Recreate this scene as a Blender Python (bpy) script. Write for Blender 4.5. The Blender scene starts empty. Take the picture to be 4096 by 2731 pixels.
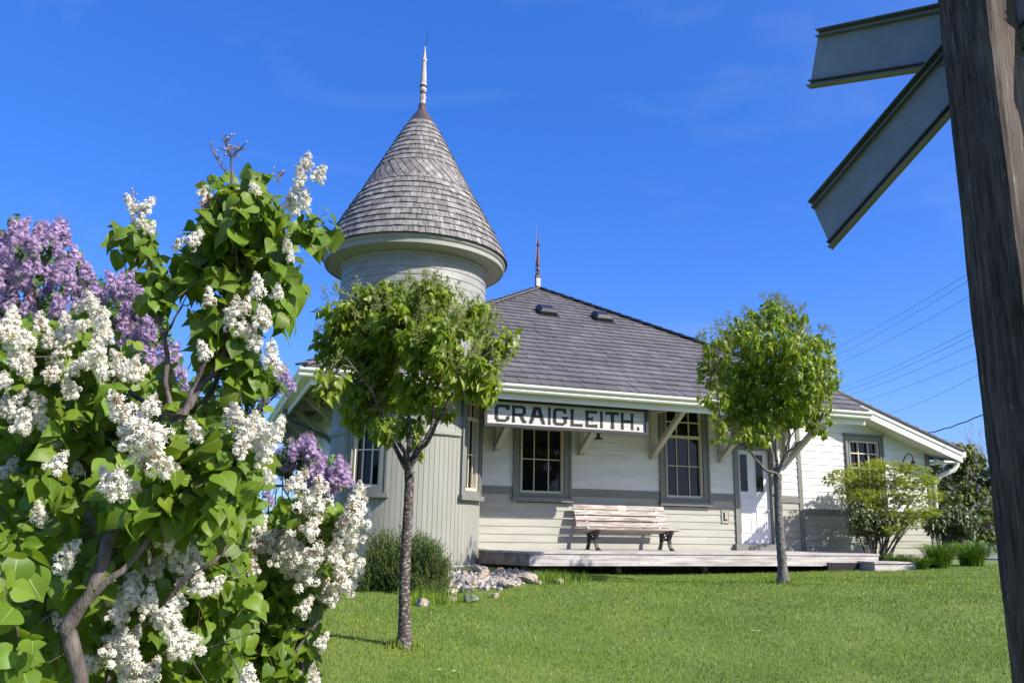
import bpy, bmesh, math, random
import numpy as np
from mathutils import Vector, Matrix
rnd = random.Random(7)
R = math.radians
SC = bpy.context.scene
COL = SC.collection
EYE = 1.55                       # height of the camera over the world zero

# ------------------------------------------------------------------ camera
PIT, ROL, FPX = R(12.72), R(1.03), 3260.0
cp, sp = math.cos(PIT), math.sin(PIT)
_f = Vector((0, cp, sp)); _u = Vector((0, -sp, cp)); _r = Vector((1, 0, 0))
RT = math.cos(ROL)*_r + math.sin(ROL)*_u
UP = -math.sin(ROL)*_r + math.cos(ROL)*_u
cam = bpy.data.cameras.new('camera')
cam.sensor_fit = 'HORIZONTAL'; cam.sensor_width = 36.0
cam.lens = 36.0*FPX/4096.0
cam.clip_start = 0.05; cam.clip_end = 5000
camo = bpy.data.objects.new('camera', cam); COL.objects.link(camo)
camo.matrix_world = Matrix(((RT.x, UP.x, -_f.x, 0), (RT.y, UP.y, -_f.y, 0), (RT.z, UP.z, -_f.z, EYE), (0, 0, 0, 1)))
SC.camera = camo
SC.render.resolution_x, SC.render.resolution_y = 1024, 682

# ------------------------------------------------------------------ light
SUN = Vector((1.164, -0.642, 1.033)).normalized()      # direction towards the sun
SUN_EL = math.asin(SUN.z); SUN_AZ = math.atan2(SUN.x, SUN.y)
world = bpy.data.worlds.new('World'); SC.world = world
world.use_nodes = True
nt = world.node_tree; nt.nodes.clear()
out = nt.nodes.new('ShaderNodeOutputWorld'); bg = nt.nodes.new('ShaderNodeBackground')
sky = nt.nodes.new('ShaderNodeTexSky'); sky.sky_type = 'NISHITA'; sky.sun_disc = False
sky.sun_elevation = SUN_EL; sky.sun_rotation = SUN_AZ
sky.altitude = 0; sky.air_density = 1.0; sky.dust_density = 0.0; sky.ozone_density = 1.0
gm = nt.nodes.new('ShaderNodeGamma'); gm.inputs['Gamma'].default_value = 0.62
tn = nt.nodes.new('ShaderNodeMixRGB'); tn.blend_type = 'MULTIPLY'; tn.inputs['Fac'].default_value = 1.0; tn.inputs['Color2'].default_value = (0.40, 1.22, 3.30, 1)
tc = nt.nodes.new('ShaderNodeTexCoord'); mp = nt.nodes.new('ShaderNodeMapping')
mp.inputs['Scale'].default_value = (1.2, 5.0, 6.5); mp.inputs['Rotation'].default_value = (0.15, 0.30, 0.35)
cn = nt.nodes.new('ShaderNodeTexNoise'); cn.inputs['Scale'].default_value = 1.7; cn.inputs['Detail'].default_value = 7; cn.inputs['Roughness'].default_value = 0.55; cn.inputs['Distortion'].default_value = 0.6
cr = nt.nodes.new('ShaderNodeValToRGB'); cr.color_ramp.elements[0].position = 0.55; cr.color_ramp.elements[1].position = 1.0
cr.color_ramp.elements[0].color = (0, 0, 0, 1); cr.color_ramp.elements[1].color = (0.20, 0.20, 0.20, 1)
mx = nt.nodes.new('ShaderNodeMixRGB'); mx.inputs['Color2'].default_value = (6.0, 6.6, 7.4, 1)
L = nt.links.new
L(tc.outputs['Generated'], mp.inputs['Vector']); L(mp.outputs['Vector'], cn.inputs['Vector']); L(cn.outputs['Fac'], cr.inputs['Fac'])
L(sky.outputs['Color'], gm.inputs['Color']); L(gm.outputs['Color'], tn.inputs['Color1']); 
sx = nt.nodes.new('ShaderNodeSeparateXYZ'); L(tc.outputs['Generated'], sx.inputs[0])      # paler air towards the horizon
hz = [nt.nodes.new('ShaderNodeMath') for _ in range(3)]
hz[0].operation = 'SUBTRACT'; hz[0].use_clamp = True; hz[0].inputs[0].default_value = 1.0; hz[1].operation = 'POWER'; hz[1].inputs[1].default_value = 8.0; hz[2].operation = 'MULTIPLY'; hz[2].inputs[1].default_value = 0.75
L(sx.outputs['Z'], hz[0].inputs[1]); L(hz[0].outputs[0], hz[1].inputs[0]); L(hz[1].outputs[0], hz[2].inputs[0])
hm = nt.nodes.new('ShaderNodeMixRGB'); hm.inputs['Color2'].default_value = (5.2, 7.3, 9.6, 1)
L(hz[2].outputs[0], hm.inputs['Fac']); L(tn.outputs['Color'], hm.inputs['Color1']); L(hm.outputs['Color'], mx.inputs['Color1']); L(cr.outputs['Color'], mx.inputs['Fac'])
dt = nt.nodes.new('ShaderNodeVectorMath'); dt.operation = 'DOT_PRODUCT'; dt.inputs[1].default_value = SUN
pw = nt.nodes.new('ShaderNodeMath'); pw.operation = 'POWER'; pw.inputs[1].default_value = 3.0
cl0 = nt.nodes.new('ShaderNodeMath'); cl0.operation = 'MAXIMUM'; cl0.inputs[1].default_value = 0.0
au = nt.nodes.new('ShaderNodeMixRGB'); au.blend_type = 'ADD'; au.inputs['Color2'].default_value = (8.5, 6.8, 3.9, 1)    # brighter, whiter glow round the sun, added to fill and warm the shade
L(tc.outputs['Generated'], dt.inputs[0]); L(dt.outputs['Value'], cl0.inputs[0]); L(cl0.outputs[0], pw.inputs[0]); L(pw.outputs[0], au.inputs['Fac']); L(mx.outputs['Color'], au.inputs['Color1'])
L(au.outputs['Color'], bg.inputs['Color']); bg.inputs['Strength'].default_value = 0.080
L(bg.outputs['Background'], out.inputs['Surface'])
sl = bpy.data.lights.new('sun', 'SUN'); sl.energy = 5.0; sl.angle = R(0.5); sl.color = (1.0, 0.945, 0.85)
so = bpy.data.objects.new('sun', sl); COL.objects.link(so)
so.rotation_euler = SUN.to_track_quat('Z', 'Y').to_euler()
SC.view_settings.view_transform = 'Standard'; SC.view_settings.look = 'None'
SC.view_settings.exposure = 0.58; SC.view_settings.gamma = 1.0; SC.view_settings.use_curve_mapping = False
SC.cycles.max_bounces = 6; SC.cycles.transparent_max_bounces = 6

# ------------------------------------------------------------------ frames
def ray(u, v):                       # u, v on the 2352 px wide photograph
    u *= 4096/2352; v *= 4096/2352
    return _f + RT*((u-2048)/FPX) - UP*((v-1365.5)/FPX)
def at(u, v, y):                     # the world point y metres ahead on that line of sight
    d = ray(u, v); d = d*(y/d.y)
    return Vector((d.x, d.y, d.z+EYE))
YAW = R(70.05)
WD = Vector((math.sin(YAW), math.cos(YAW), 0)); OD = Vector((math.cos(YAW), -math.sin(YAW), 0))
DW = 15.3
def H(s, o, z):                      # house frame: s along the front wall, o out of it, z over the eye
    p = WD*s + OD*(o-DW); return Vector((p.x, p.y, z+EYE))

# ------------------------------------------------------------------ materials
def node(nt, t, **k):
    n = nt.nodes.new(t)
    for a, b in k.items(): setattr(n, a, b)
    return n
def pmat(name, c1, c2=None, scale=6.0, stretch=(1, 1, 1), rough=0.6, spec=0.4, metal=0.0, bump=0.0, bscale=60.0,
         island=0.0, trans=0.0, c3=None, lo=0.35, hi=0.68, detail=6, tcol=None):
    m = bpy.data.materials.new(name); m.use_nodes = True
    nt = m.node_tree; b = nt.nodes['Principled BSDF']; L = nt.links.new
    b.inputs['Roughness'].default_value = rough; b.inputs['Metallic'].default_value = metal
    b.inputs['Specular IOR Level'].default_value = spec
    col = None
    if c2 is None: b.inputs['Base Color'].default_value = (*c1, 1)
    tc = node(nt, 'ShaderNodeTexCoord'); mp = node(nt, 'ShaderNodeMapping'); mp.inputs['Scale'].default_value = stretch
    L(tc.outputs['Object'], mp.inputs['Vector'])
    if c2 is not None:
        n = node(nt, 'ShaderNodeTexNoise'); n.inputs['Scale'].default_value = scale; n.inputs['Detail'].default_value = detail; n.inputs['Roughness'].default_value = 0.6
        L(mp.outputs['Vector'], n.inputs['Vector'])
        r = node(nt, 'ShaderNodeValToRGB'); e = r.color_ramp.elements
        e[0].position = lo; e[1].position = hi; e[0].color = (*c1, 1); e[1].color = (*c2, 1)
        if c3 is not None:
            q = e.new(0.5*(lo+hi)); q.color = (*c3, 1)
        L(n.outputs['Fac'], r.inputs['Fac']); col = r.outputs['Color']
    if island:
        g = node(nt, 'ShaderNodeNewGeometry'); mr = node(nt, 'ShaderNodeMapRange')
        mr.inputs['To Min'].default_value = 1-island; mr.inputs['To Max'].default_value = 1+island
        L(g.outputs['Random Per Island'], mr.inputs['Value'])
        h = node(nt, 'ShaderNodeHueSaturation')
        if col is None: h.inputs['Color'].default_value = (*c1, 1)
        else: L(col, h.inputs['Color'])
        L(mr.outputs['Result'], h.inputs['Value']); col = h.outputs['Color']
        ml = node(nt, 'ShaderNodeMath', operation='MULTIPLY'); ml.inputs[1].default_value = 37.7
        fr = node(nt, 'ShaderNodeMath', operation='FRACT'); m2 = node(nt, 'ShaderNodeMapRange')
        m2.inputs['To Min'].default_value = 0.5-0.05*island; m2.inputs['To Max'].default_value = 0.5+0.05*island
        L(g.outputs['Random Per Island'], ml.inputs[0]); L(ml.outputs[0], fr.inputs[0]); L(fr.outputs[0], m2.inputs['Value']); L(m2.outputs['Result'], h.inputs['Hue'])
    if col is not None: L(col, b.inputs['Base Color'])
    if bump:
        n2 = node(nt, 'ShaderNodeTexNoise'); n2.inputs['Scale'].default_value = bscale; n2.inputs['Detail'].default_value = 4
        L(mp.outputs['Vector'], n2.inputs['Vector'])
        bp = node(nt, 'ShaderNodeBump'); bp.inputs['Strength'].default_value = bump; bp.inputs['Distance'].default_value = 0.01
        L(n2.outputs['Fac'], bp.inputs['Height']); L(bp.outputs['Normal'], b.inputs['Normal'])
    if trans:
        t = node(nt, 'ShaderNodeBsdfTranslucent'); ms = node(nt, 'ShaderNodeMixShader'); ms.inputs[0].default_value = trans
        if tcol is not None: t.inputs['Color'].default_value = (*tcol, 1)
        elif col is not None: L(col, t.inputs['Color'])
        else: t.inputs['Color'].default_value = (*c1, 1)
        L(b.outputs[0], ms.inputs[1]); L(t.outputs[0], ms.inputs[2]); L(ms.outputs[0], nt.nodes['Material Output'].inputs['Surface'])
    return m
M = {}
M['white'] = pmat('white_paint', (0.68, 0.665, 0.62), (0.79, 0.78, 0.75), scale=2.2, stretch=(0.4, 1, 3), rough=0.55, bump=0.25, bscale=(30))
M['beige'] = pmat('beige_paint', (0.345, 0.335, 0.28), (0.42, 0.41, 0.35), scale=2.5, stretch=(0.4, 1, 3), rough=0.55, bump=0.25, bscale=30)
M['board'] = pmat('beige_beadboard_paint', (0.275, 0.27, 0.235), (0.32, 0.315, 0.275), scale=1.6, stretch=(3, 3, 0.4), rough=0.6, bump=0.08, bscale=40, island=0.03)
M['trim'] = pmat('grey_trim_paint', (0.175, 0.178, 0.158), (0.205, 0.21, 0.188), scale=3, rough=0.5, bump=0.05, bscale=50)
M['tshingle'] = pmat('painted_shingle', (0.265, 0.265, 0.24), (0.31, 0.31, 0.285), scale=3, stretch=(1, 1, 3), rough=0.5, bump=0.2, bscale=40, island=0.06)
M['cream'] = pmat('cream_sash_paint', (0.64, 0.57, 0.42), (0.69, 0.62, 0.47), scale=5, rough=0.5)
M['gutter'] = pmat('white_metal', (0.72, 0.71, 0.66), (0.77, 0.76, 0.71), scale=2, rough=0.35, spec=0.5)
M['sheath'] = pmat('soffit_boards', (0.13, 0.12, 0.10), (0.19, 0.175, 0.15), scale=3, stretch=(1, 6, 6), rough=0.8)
M['soffit'] = pmat('soffit_paint', (0.46, 0.44, 0.375), (0.52, 0.50, 0.43), scale=3, rough=0.6)
M['door'] = pmat('white_door_paint', (0.74, 0.73, 0.76), (0.79, 0.78, 0.80), scale=2, rough=0.4)
M['slate'] = pmat('slate_shingle', (0.114, 0.107, 0.112), (0.145, 0.136, 0.141), scale=1.3, stretch=(1, 1, 1), rough=0.55, spec=0.35, bump=0.2, bscale=25, island=0.16)
M['slateedge'] = pmat('slate_edge', (0.035, 0.033, 0.038), rough=0.8)
M['cedar'] = pmat('weathered_cedar', (0.130, 0.118, 0.112), (0.305, 0.285, 0.27), c3=(0.215, 0.20, 0.19), scale=5, stretch=(2, 2, 0.5), rough=0.7, bump=0.3, bscale=40, island=0.28)
M['capmetal'] = pmat('brown_metal', (0.085, 0.060, 0.058), (0.12, 0.085, 0.08), scale=3, rough=0.4, metal=0.3)
M['oldwood'] = pmat('bare_weathered_wood', (0.30, 0.25, 0.24), (0.60, 0.55, 0.53), scale=7, stretch=(3, 3, 0.6), rough=0.8, bump=0.4, bscale=30)
M['maroon'] = pmat('maroon_paint', (0.085, 0.035, 0.04), (0.12, 0.055, 0.06), scale=4, rough=0.5)
M['metal'] = pmat('grey_flashing', (0.34, 0.31, 0.31), (0.45, 0.42, 0.40), scale=4, rough=0.4, metal=0.4)
M['black'] = pmat('black_metal', (0.012, 0.012, 0.014), (0.02, 0.02, 0.022), scale=5, rough=0.35, spec=0.5)
M['bgap'] = pmat('dark_gap', (0.02, 0.02, 0.02), rough=0.9)
M['deck'] = pmat('weathered_deck', (0.30, 0.265, 0.255), (0.56, 0.52, 0.50), c3=(0.47, 0.425, 0.41), scale=3.2, stretch=(0.5, 4, 5), rough=0.75, bump=0.3, bscale=25, island=0.10)
M['newdeck'] = pmat('tan_deck_board', (0.20, 0.145, 0.09), (0.42, 0.33, 0.235), scale=4, stretch=(2, 2, 1), rough=0.7)
M['bench'] = pmat('greyed_bench_slat', (0.17, 0.125, 0.105), (0.56, 0.51, 0.48), c3=(0.37, 0.32, 0.295), scale=7, stretch=(0.4, 5, 6), rough=0.7, bump=0.2, bscale=30, island=0.08)
M['brass'] = pmat('brass', (0.62, 0.36, 0.09), (0.75, 0.48, 0.16), scale=20, rough=0.25, metal=0.8)
M['signwhite'] = pmat('worn_white_board', (0.30, 0.25, 0.19), (0.62, 0.605, 0.58), c3=(0.52, 0.50, 0.47), scale=4.5, stretch=(0.35, 1, 5), rough=0.8, lo=0.26, hi=0.58, bump=0.2, bscale=40)
M['signframe'] = pmat('dark_frame_paint', (0.035, 0.030, 0.036), (0.05, 0.044, 0.052), scale=6, rough=0.5)
M['letter'] = pmat('black_letter_paint', (0.014, 0.013, 0.015), (0.035, 0.032, 0.033), scale=9, rough=0.6)
def timber():
    m = bpy.data.materials.new('old_timber'); m.use_nodes = True; nt = m.node_tree; b = nt.nodes['Principled BSDF']; L = nt.links.new
    b.inputs['Roughness'].default_value = 0.9; b.inputs['Specular IOR Level'].default_value = 0.15
    tc = node(nt, 'ShaderNodeTexCoord')
    def nz(st, sc, det, rgh=0.6):
        mp = node(nt, 'ShaderNodeMapping'); mp.inputs['Scale'].default_value = st; n = node(nt, 'ShaderNodeTexNoise'); n.inputs['Scale'].default_value = sc; n.inputs['Detail'].default_value = det; n.inputs['Roughness'].default_value = rgh
        L(tc.outputs['Object'], mp.inputs['Vector']); L(mp.outputs['Vector'], n.inputs['Vector']); return n.outputs['Fac']
    def ramp(f, p0, p1, c0, c1):
        r = node(nt, 'ShaderNodeValToRGB'); e = r.color_ramp.elements; e[0].position = p0; e[1].position = p1; e[0].color = (*c0, 1); e[1].color = (*c1, 1); L(f, r.inputs['Fac']); return r.outputs['Color']
    grain = nz((1, 1, 0.045), 110, 5, 0.7); patch = nz((1, 1, 0.35), 5.5, 8, 0.7); fleck = nz((1, 1, 0.22), 60, 4, 0.6)
    c1 = ramp(grain, 0.34, 0.70, (0.045, 0.036, 0.032), (0.170, 0.145, 0.130)); c2 = ramp(patch, 0.36, 0.70, (0.42, 0.38, 0.36), (1.35, 1.30, 1.25)); c3 = ramp(fleck, 0.66, 0.74, (0, 0, 0), (0.26, 0.23, 0.20))
    mu = node(nt, 'ShaderNodeMixRGB', blend_type='MULTIPLY'); mu.inputs['Fac'].default_value = 1; ad = node(nt, 'ShaderNodeMixRGB', blend_type='ADD'); ad.inputs['Fac'].default_value = 0.7
    L(c1, mu.inputs['Color1']); L(c2, mu.inputs['Color2']); L(mu.outputs['Color'], ad.inputs['Color1']); L(c3, ad.inputs['Color2']); L(ad.outputs['Color'], b.inputs['Base Color'])
    bp = node(nt, 'ShaderNodeBump'); bp.inputs['Strength'].default_value = 0.9; bp.inputs['Distance'].default_value = 0.006; L(grain, bp.inputs['Height']); L(bp.outputs['Normal'], b.inputs['Normal'])
    return m
M['pole'] = timber()
M['vein'] = pmat('leaf_midrib', (0.20, 0.28, 0.07), rough=0.5, trans=0.25)
M['alu'] = pmat('sign_aluminium', (0.24, 0.235, 0.225), (0.30, 0.295, 0.285), scale=7, rough=0.5, metal=0.15)
M['aludark'] = pmat('sign_aluminium_edge', (0.14, 0.137, 0.13), (0.19, 0.185, 0.178), scale=6, rough=0.5, metal=0.15)
M['rock'] = pmat('limestone', (0.19, 0.155, 0.12), (0.52, 0.45, 0.36), c3=(0.37, 0.315, 0.25), scale=7, rough=0.9, bump=0.8, bscale=25, island=0.0)
M['greyrock'] = pmat('grey_stone', (0.15, 0.145, 0.14), (0.38, 0.365, 0.35), scale=6, rough=0.9, bump=0.7, bscale=25)
M['pinkrock'] = pmat('reddish_stone', (0.26, 0.175, 0.135), (0.48, 0.37, 0.30), scale=6, rough=0.9, bump=0.7, bscale=25)
M['asphalt'] = pmat('asphalt', (0.16, 0.16, 0.17), (0.22, 0.22, 0.23), scale=30, rough=0.9)
M['yellow'] = pmat('yellow_paint', (0.62, 0.38, 0.05), (0.70, 0.45, 0.09), scale=4, rough=0.5)
M['galv'] = pmat('galvanised_steel', (0.30, 0.32, 0.34), (0.40, 0.42, 0.44), scale=6, rough=0.45, metal=0.5)
M['panel'] = pmat('white_sign_face', (0.72, 0.72, 0.74), rough=0.4)
M['red'] = pmat('red_sign_ink', (0.50, 0.03, 0.05), rough=0.4)
M['wire'] = pmat('black_cable', (0.02, 0.02, 0.022), rough=0.6)
M['bark'] = pmat('lilac_bark', (0.055, 0.043, 0.038), (0.19, 0.16, 0.145), scale=9, stretch=(3, 3, 1), rough=0.85, bump=0.6, bscale=60)
M['twigbark'] = pmat('grey_twig', (0.20, 0.17, 0.155), (0.36, 0.31, 0.29), scale=9, rough=0.85)  # paler grey bark, used on the leafless tree
M['tbark'] = pmat('speckled_bark', (0.045, 0.033, 0.029), (0.36, 0.34, 0.31), c3=(0.085, 0.064, 0.056), scale=26, stretch=(1.3, 1.3, 2.2), rough=0.85, bump=0.8, bscale=55, lo=0.40, hi=0.66)
M['tbark2'] = pmat('grey_bark', (0.065, 0.060, 0.054), (0.27, 0.25, 0.225), c3=(0.13, 0.12, 0.108), scale=24, stretch=(1, 1, 1.6), rough=0.85, bump=0.6, bscale=55)
M['leaf'] = pmat('lilac_leaf', (0.105, 0.180, 0.014), (0.170, 0.250, 0.026), scale=2.0, rough=0.45, spec=0.3, island=0.28, trans=0.36, tcol=(0.26, 0.37, 0.02))
M['leafp'] = pmat('purple_lilac_leaf', (0.06, 0.13, 0.02), (0.10, 0.18, 0.035), scale=2.0, rough=0.5, spec=0.3, island=0.25, trans=0.28)
M['tleaf'] = pmat('tree_leaf', (0.130, 0.195, 0.010), (0.220, 0.295, 0.020), scale=1.6, rough=0.40, spec=0.4, island=0.30, trans=0.42, tcol=(0.32, 0.43, 0.02))
M['bud'] = pmat('green_bud_spray', (0.25, 0.30, 0.075), (0.34, 0.37, 0.12), scale=6, rough=0.7, island=0.15, trans=0.2)
M['maple'] = pmat('maple_leaf', (0.13, 0.195, 0.010), (0.235, 0.295, 0.020), scale=1.6, rough=0.5, island=0.25, trans=0.38, tcol=(0.42, 0.46, 0.03))
M['dleaf'] = pmat('dark_shrub_leaf', (0.045, 0.078, 0.018), (0.11, 0.13, 0.036), scale=3, rough=0.4, spec=0.45, island=0.3, trans=0.15)
M['juniper'] = pmat('juniper_needles', (0.075, 0.125, 0.030), (0.15, 0.20, 0.055), scale=3, rough=0.7, spec=0.2, island=0.3, trans=0.1)
M['junwood'] = pmat('juniper_dead_wood', (0.17, 0.085, 0.05), (0.30, 0.17, 0.10), scale=12, rough=0.9)
M['clump'] = pmat('daylily_blade', (0.075, 0.165, 0.012), (0.15, 0.26, 0.02), scale=2, rough=0.42, spec=0.5, island=0.4, trans=0.25)
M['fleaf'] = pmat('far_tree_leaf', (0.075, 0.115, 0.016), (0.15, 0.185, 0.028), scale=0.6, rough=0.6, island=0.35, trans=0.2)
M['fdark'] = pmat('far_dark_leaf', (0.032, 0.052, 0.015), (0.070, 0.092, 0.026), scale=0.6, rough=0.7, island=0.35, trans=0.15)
M['petal'] = pmat('white_petal', (0.84, 0.81, 0.725), rough=0.6, spec=0.2, island=0.08, trans=0.20)
M['purple'] = pmat('purple_petal', (0.53, 0.39, 0.60), rough=0.6, spec=0.2, island=0.25, trans=0.22)
M['purpledeep'] = pmat('purple_bud', (0.40, 0.23, 0.42), rough=0.6, spec=0.2, island=0.2, trans=0.2)
M['wilt'] = pmat('wilted_floret', (0.33, 0.19, 0.075), rough=0.8, island=0.35, trans=0.15)
M['dry'] = pmat('dry_seed_head', (0.10, 0.065, 0.05), (0.24, 0.17, 0.14), scale=30, rough=0.9)
M['husk'] = pmat('pale_seed_husk', (0.42, 0.34, 0.30), rough=0.8, island=0.15)
M['glass'] = pmat('dark_window_glass', (0.006, 0.007, 0.008), rough=0.03, spec=0.32)
M['grass'] = pmat('lawn_blades', (0.125, 0.212, 0.018), (0.255, 0.325, 0.045), c3=(0.18, 0.268, 0.028), scale=0.9, rough=0.6, spec=0.2, island=0.22, trans=0.25, detail=8)
M['straw'] = pmat('dry_blades', (0.32, 0.30, 0.14), (0.42, 0.38, 0.2), scale=2, rough=0.7, island=0.2, trans=0.2)
M['soil'] = pmat('lawn_ground', (0.085, 0.140, 0.020), (0.15, 0.20, 0.040), scale=1.2, rough=0.95, bump=0.6, bscale=30)
M['found'] = pmat('white_foundation', (0.70, 0.68, 0.66), (0.78, 0.76, 0.74), scale=3, rough=0.7)

# ------------------------------------------------------------------ building blocks
INV = {}
class MB:
    def __init__(s): s.v = []; s.f = []; s.m = []; s.mats = []; s.cur = 0
    def use(s, m):
        if m not in s.mats: s.mats.append(m)
        s.cur = s.mats.index(m); return s
    def face(s, *pts):
        b = len(s.v); s.v.extend(tuple(p) for p in pts); s.f.append(tuple(range(b, b+len(pts)))); s.m.append(s.cur)
    def add(s, vs, fs):
        b = len(s.v); s.v.extend(tuple(p) for p in vs)
        for f in fs: s.f.append(tuple(b+i for i in f)); s.m.append(s.cur)
    def hexa(s, p):               # eight corners, bottom ring then top ring
        s.add(p, [(0, 3, 2, 1), (4, 5, 6, 7), (0, 1, 5, 4), (1, 2, 6, 5), (2, 3, 7, 6), (3, 0, 4, 7)])
    def hbox(s, s0, s1, o0, o1, z0, z1):
        s.hexa([H(s0, o1, z0), H(s1, o1, z0), H(s1, o0, z0), H(s0, o0, z0), H(s0, o1, z1), H(s1, o1, z1), H(s1, o0, z1), H(s0, o0, z1)])
    def beam(s, a, b, w, h, up=Vector((0, 0, 1))):    # rectangular bar from a to b
        a = Vector(a); b = Vector(b); d = (b-a).normalized()
        x = d.cross(up)
        if x.length < 1e-4: x = d.cross(Vector((1, 0, 0)))
        x.normalize(); y = x.cross(d).normalized()
        x *= w/2; y *= h/2
        s.hexa([a-x-y, a+x-y, b+x-y, b-x-y, a-x+y, a+x+y, b+x+y, b-x+y])
    def tube(s, pts, rad, n=6, caps=True):
        pts = [Vector(p) for p in pts]; k = len(pts)
        if not hasattr(rad, '__len__'): rad = [rad]*k
        vs = []; ref = None
        for i in range(k):
            d = (pts[min(i+1, k-1)]-pts[max(i-1, 0)]).normalized()
            if ref is None:
                ref = d.cross(Vector((0.31, 0.77, 0.2)))
                if ref.length < 1e-3: ref = d.cross(Vector((1, 0, 0)))
            x = (ref-d*ref.dot(d)).normalized(); ref = x; y = d.cross(x)
            for j in range(n):
                a = 2*math.pi*j/n; vs.append(pts[i]+(x*math.cos(a)+y*math.sin(a))*rad[i])
        fs = [(i*n+j, i*n+(j+1) % n, (i+1)*n+(j+1) % n, (i+1)*n+j) for i in range(k-1) for j in range(n)]
        if caps: fs += [tuple(range(n-1, -1, -1)), tuple(range((k-1)*n, k*n))]
        s.add(vs, fs)
    def lathe(s, c, prof, n=24, a0=0, a1=2*math.pi):
        full = abs(a1-a0-2*math.pi) < 1e-6; c = Vector(c); k = n if full else n+1
        vs = [c+Vector((r*math.cos(a0+(a1-a0)*j/n), r*math.sin(a0+(a1-a0)*j/n), z)) for r, z in prof for j in range(k)]
        fs = [(i*k+j, i*k+(j+1) % k, (i+1)*k+(j+1) % k, (i+1)*k+j) for i in range(len(prof)-1) for j in range(n)]
        s.add(vs, fs)
    def prism(s, poly, fr, t0, t1):   # poly in 2D, fr(x, y, depth) -> point
        n = len(poly)
        vs = [fr(x, y, t0) for x, y in poly]+[fr(x, y, t1) for x, y in poly]
        s.add(vs, [tuple(range(n-1, -1, -1)), tuple(range(n, 2*n))]+[(i, (i+1) % n, n+(i+1) % n, n+i) for i in range(n)])
    def build(s, name, mat=None, parent=None, smooth=False):
        me = bpy.data.meshes.new(name)
        if mat is not None: s.mats = [mat] if not s.mats else s.mats
        v = np.array(s.v, dtype=float).reshape(-1, 3)
        if parent is not None and parent in INV:
            im = np.array(INV[parent]); v = v @ im[:3, :3].T + im[:3, 3]
        me.from_pydata(v.tolist(), [], s.f)
        for m in s.mats: me.materials.append(m if not isinstance(m, str) else M[m])
        if len(s.mats) > 1: me.polygons.foreach_set('material_index', s.m)
        if smooth: me.polygons.foreach_set('use_smooth', [True]*len(s.f))
        o = bpy.data.objects.new(name, me); COL.objects.link(o)
        if parent is not None:
            o.parent = parent; INV[o] = INV[parent]
        return o
def tag(o, label=None, cat=None, group=None, kind=None):
    if label: o['label'] = label
    if cat: o['category'] = cat
    if group: o['group'] = group
    if kind: o['kind'] = kind
    return o
def thing(name, loc, label, cat, group=None, rz=0.0):
    o = bpy.data.objects.new(name, None); o.empty_display_size = 0.2; COL.objects.link(o)
    o.location = loc; o.rotation_euler = (0, 0, rz)
    INV[o] = (Matrix.Translation(loc) @ Matrix.Rotation(rz, 4, 'Z')).inverted()
    return tag(o, label, cat, group)
def fixnormals(o):
    bm = bmesh.new(); bm.from_mesh(o.data); bmesh.ops.recalc_face_normals(bm, faces=bm.faces); bm.to_mesh(o.data); bm.free(); return o

# ------------------------------------------------------------------ ground
CTRL = [(0, 0, -1.55), (-5, 1, -1.55), (5, 1, -1.5), (-8, 6, -1.35), (0.05, 6.6, -1.16), (3.8, 6.6, -1.10), (-1.25, 6.2, -1.12), (-0.85, 7.2, -0.98), (8, 6, -1.0),
        (3.9, 12, -0.72), (-0.78, 14.1, -0.70), (-1.6, 10, -0.90), (-0.46, 10.5, -0.86), (2.5, 14.5, -0.85), (6.4, 17, -0.775), (0.9, 13.6, -0.81), (8.9, 17.5, -0.69),
        (0.8, 12.5, -0.80), (-6, 10, -1.0), (-8, 14, -0.85), (-4, 18, -0.75), (10, 12, -0.72), (14.3, 25, -0.62), (5, 22, -0.75), (-4, -6, -1.6), (4, -6, -1.6), (20, 22, -0.65), (14, 16, -0.68), (-14, 8, -1.2), (14, 6, -0.95)]
_P = np.array(CTRL, float)
def _tps():
    n = len(_P); d = np.hypot(_P[:, None, 0]-_P[None, :, 0], _P[:, None, 1]-_P[None, :, 1])
    K = np.where(d > 0, d*d*np.log(d+1e-12), 0)+np.eye(n)*0.6
    A = np.zeros((n+3, n+3)); A[:n, :n] = K; A[:n, n] = 1; A[:n, n+1:] = _P[:, :2]; A[n, :n] = 1; A[n+1:, :n] = _P[:, :2].T
    b = np.zeros(n+3); b[:n] = _P[:, 2]; return np.linalg.solve(A, b)
_C = _tps()
def gz_np(x, y):
    x = np.asarray(x, float); y = np.asarray(y, float); shp = x.shape; x = x.ravel(); y = y.ravel()
    d = np.hypot(x[:, None]-_P[None, :, 0], y[:, None]-_P[None, :, 1])
    n = len(_P); z = np.where(d > 0, d*d*np.log(d+1e-12), 0) @ _C[:n]+_C[n]+_C[n+1]*x+_C[n+2]*y
    r = np.hypot(x-2, y-9); w = np.clip((r-12)/14, 0, 1); w = w*w*(3-2*w)
    return (np.clip(z, -1.7, -0.55)*(1-w)-0.75*w+EYE).reshape(shp)
def gz(x, y): return float(gz_np(np.array([x]), np.array([y]))[0])
def gp(u, v, y):                # ground point under the image column at that distance
    p = at(u, v, y); return Vector((p.x, p.y, gz(p.x, p.y)))
def grid(xs, ys):
    X, Y = np.meshgrid(xs, ys); Z = gz_np(X, Y); nx, ny = len(xs), len(ys)
    vs = np.stack([X.ravel(), Y.ravel(), Z.ravel()], 1)
    return vs, [(j*nx+i, j*nx+i+1, (j+1)*nx+i+1, (j+1)*nx+i) for j in range(ny-1) for i in range(nx-1)]
far = [40, 60, 100, 200, 500, 1500, 3000]
xs = np.array([-f for f in far[::-1]]+list(np.arange(-24, 30.1, 0.4))+far); ys = np.array([-f for f in far[::-1]]+list(np.arange(-12, 36.1, 0.4))+far)
mb = MB(); vs, fs = grid(xs, ys); mb.add(vs, fs)
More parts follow.
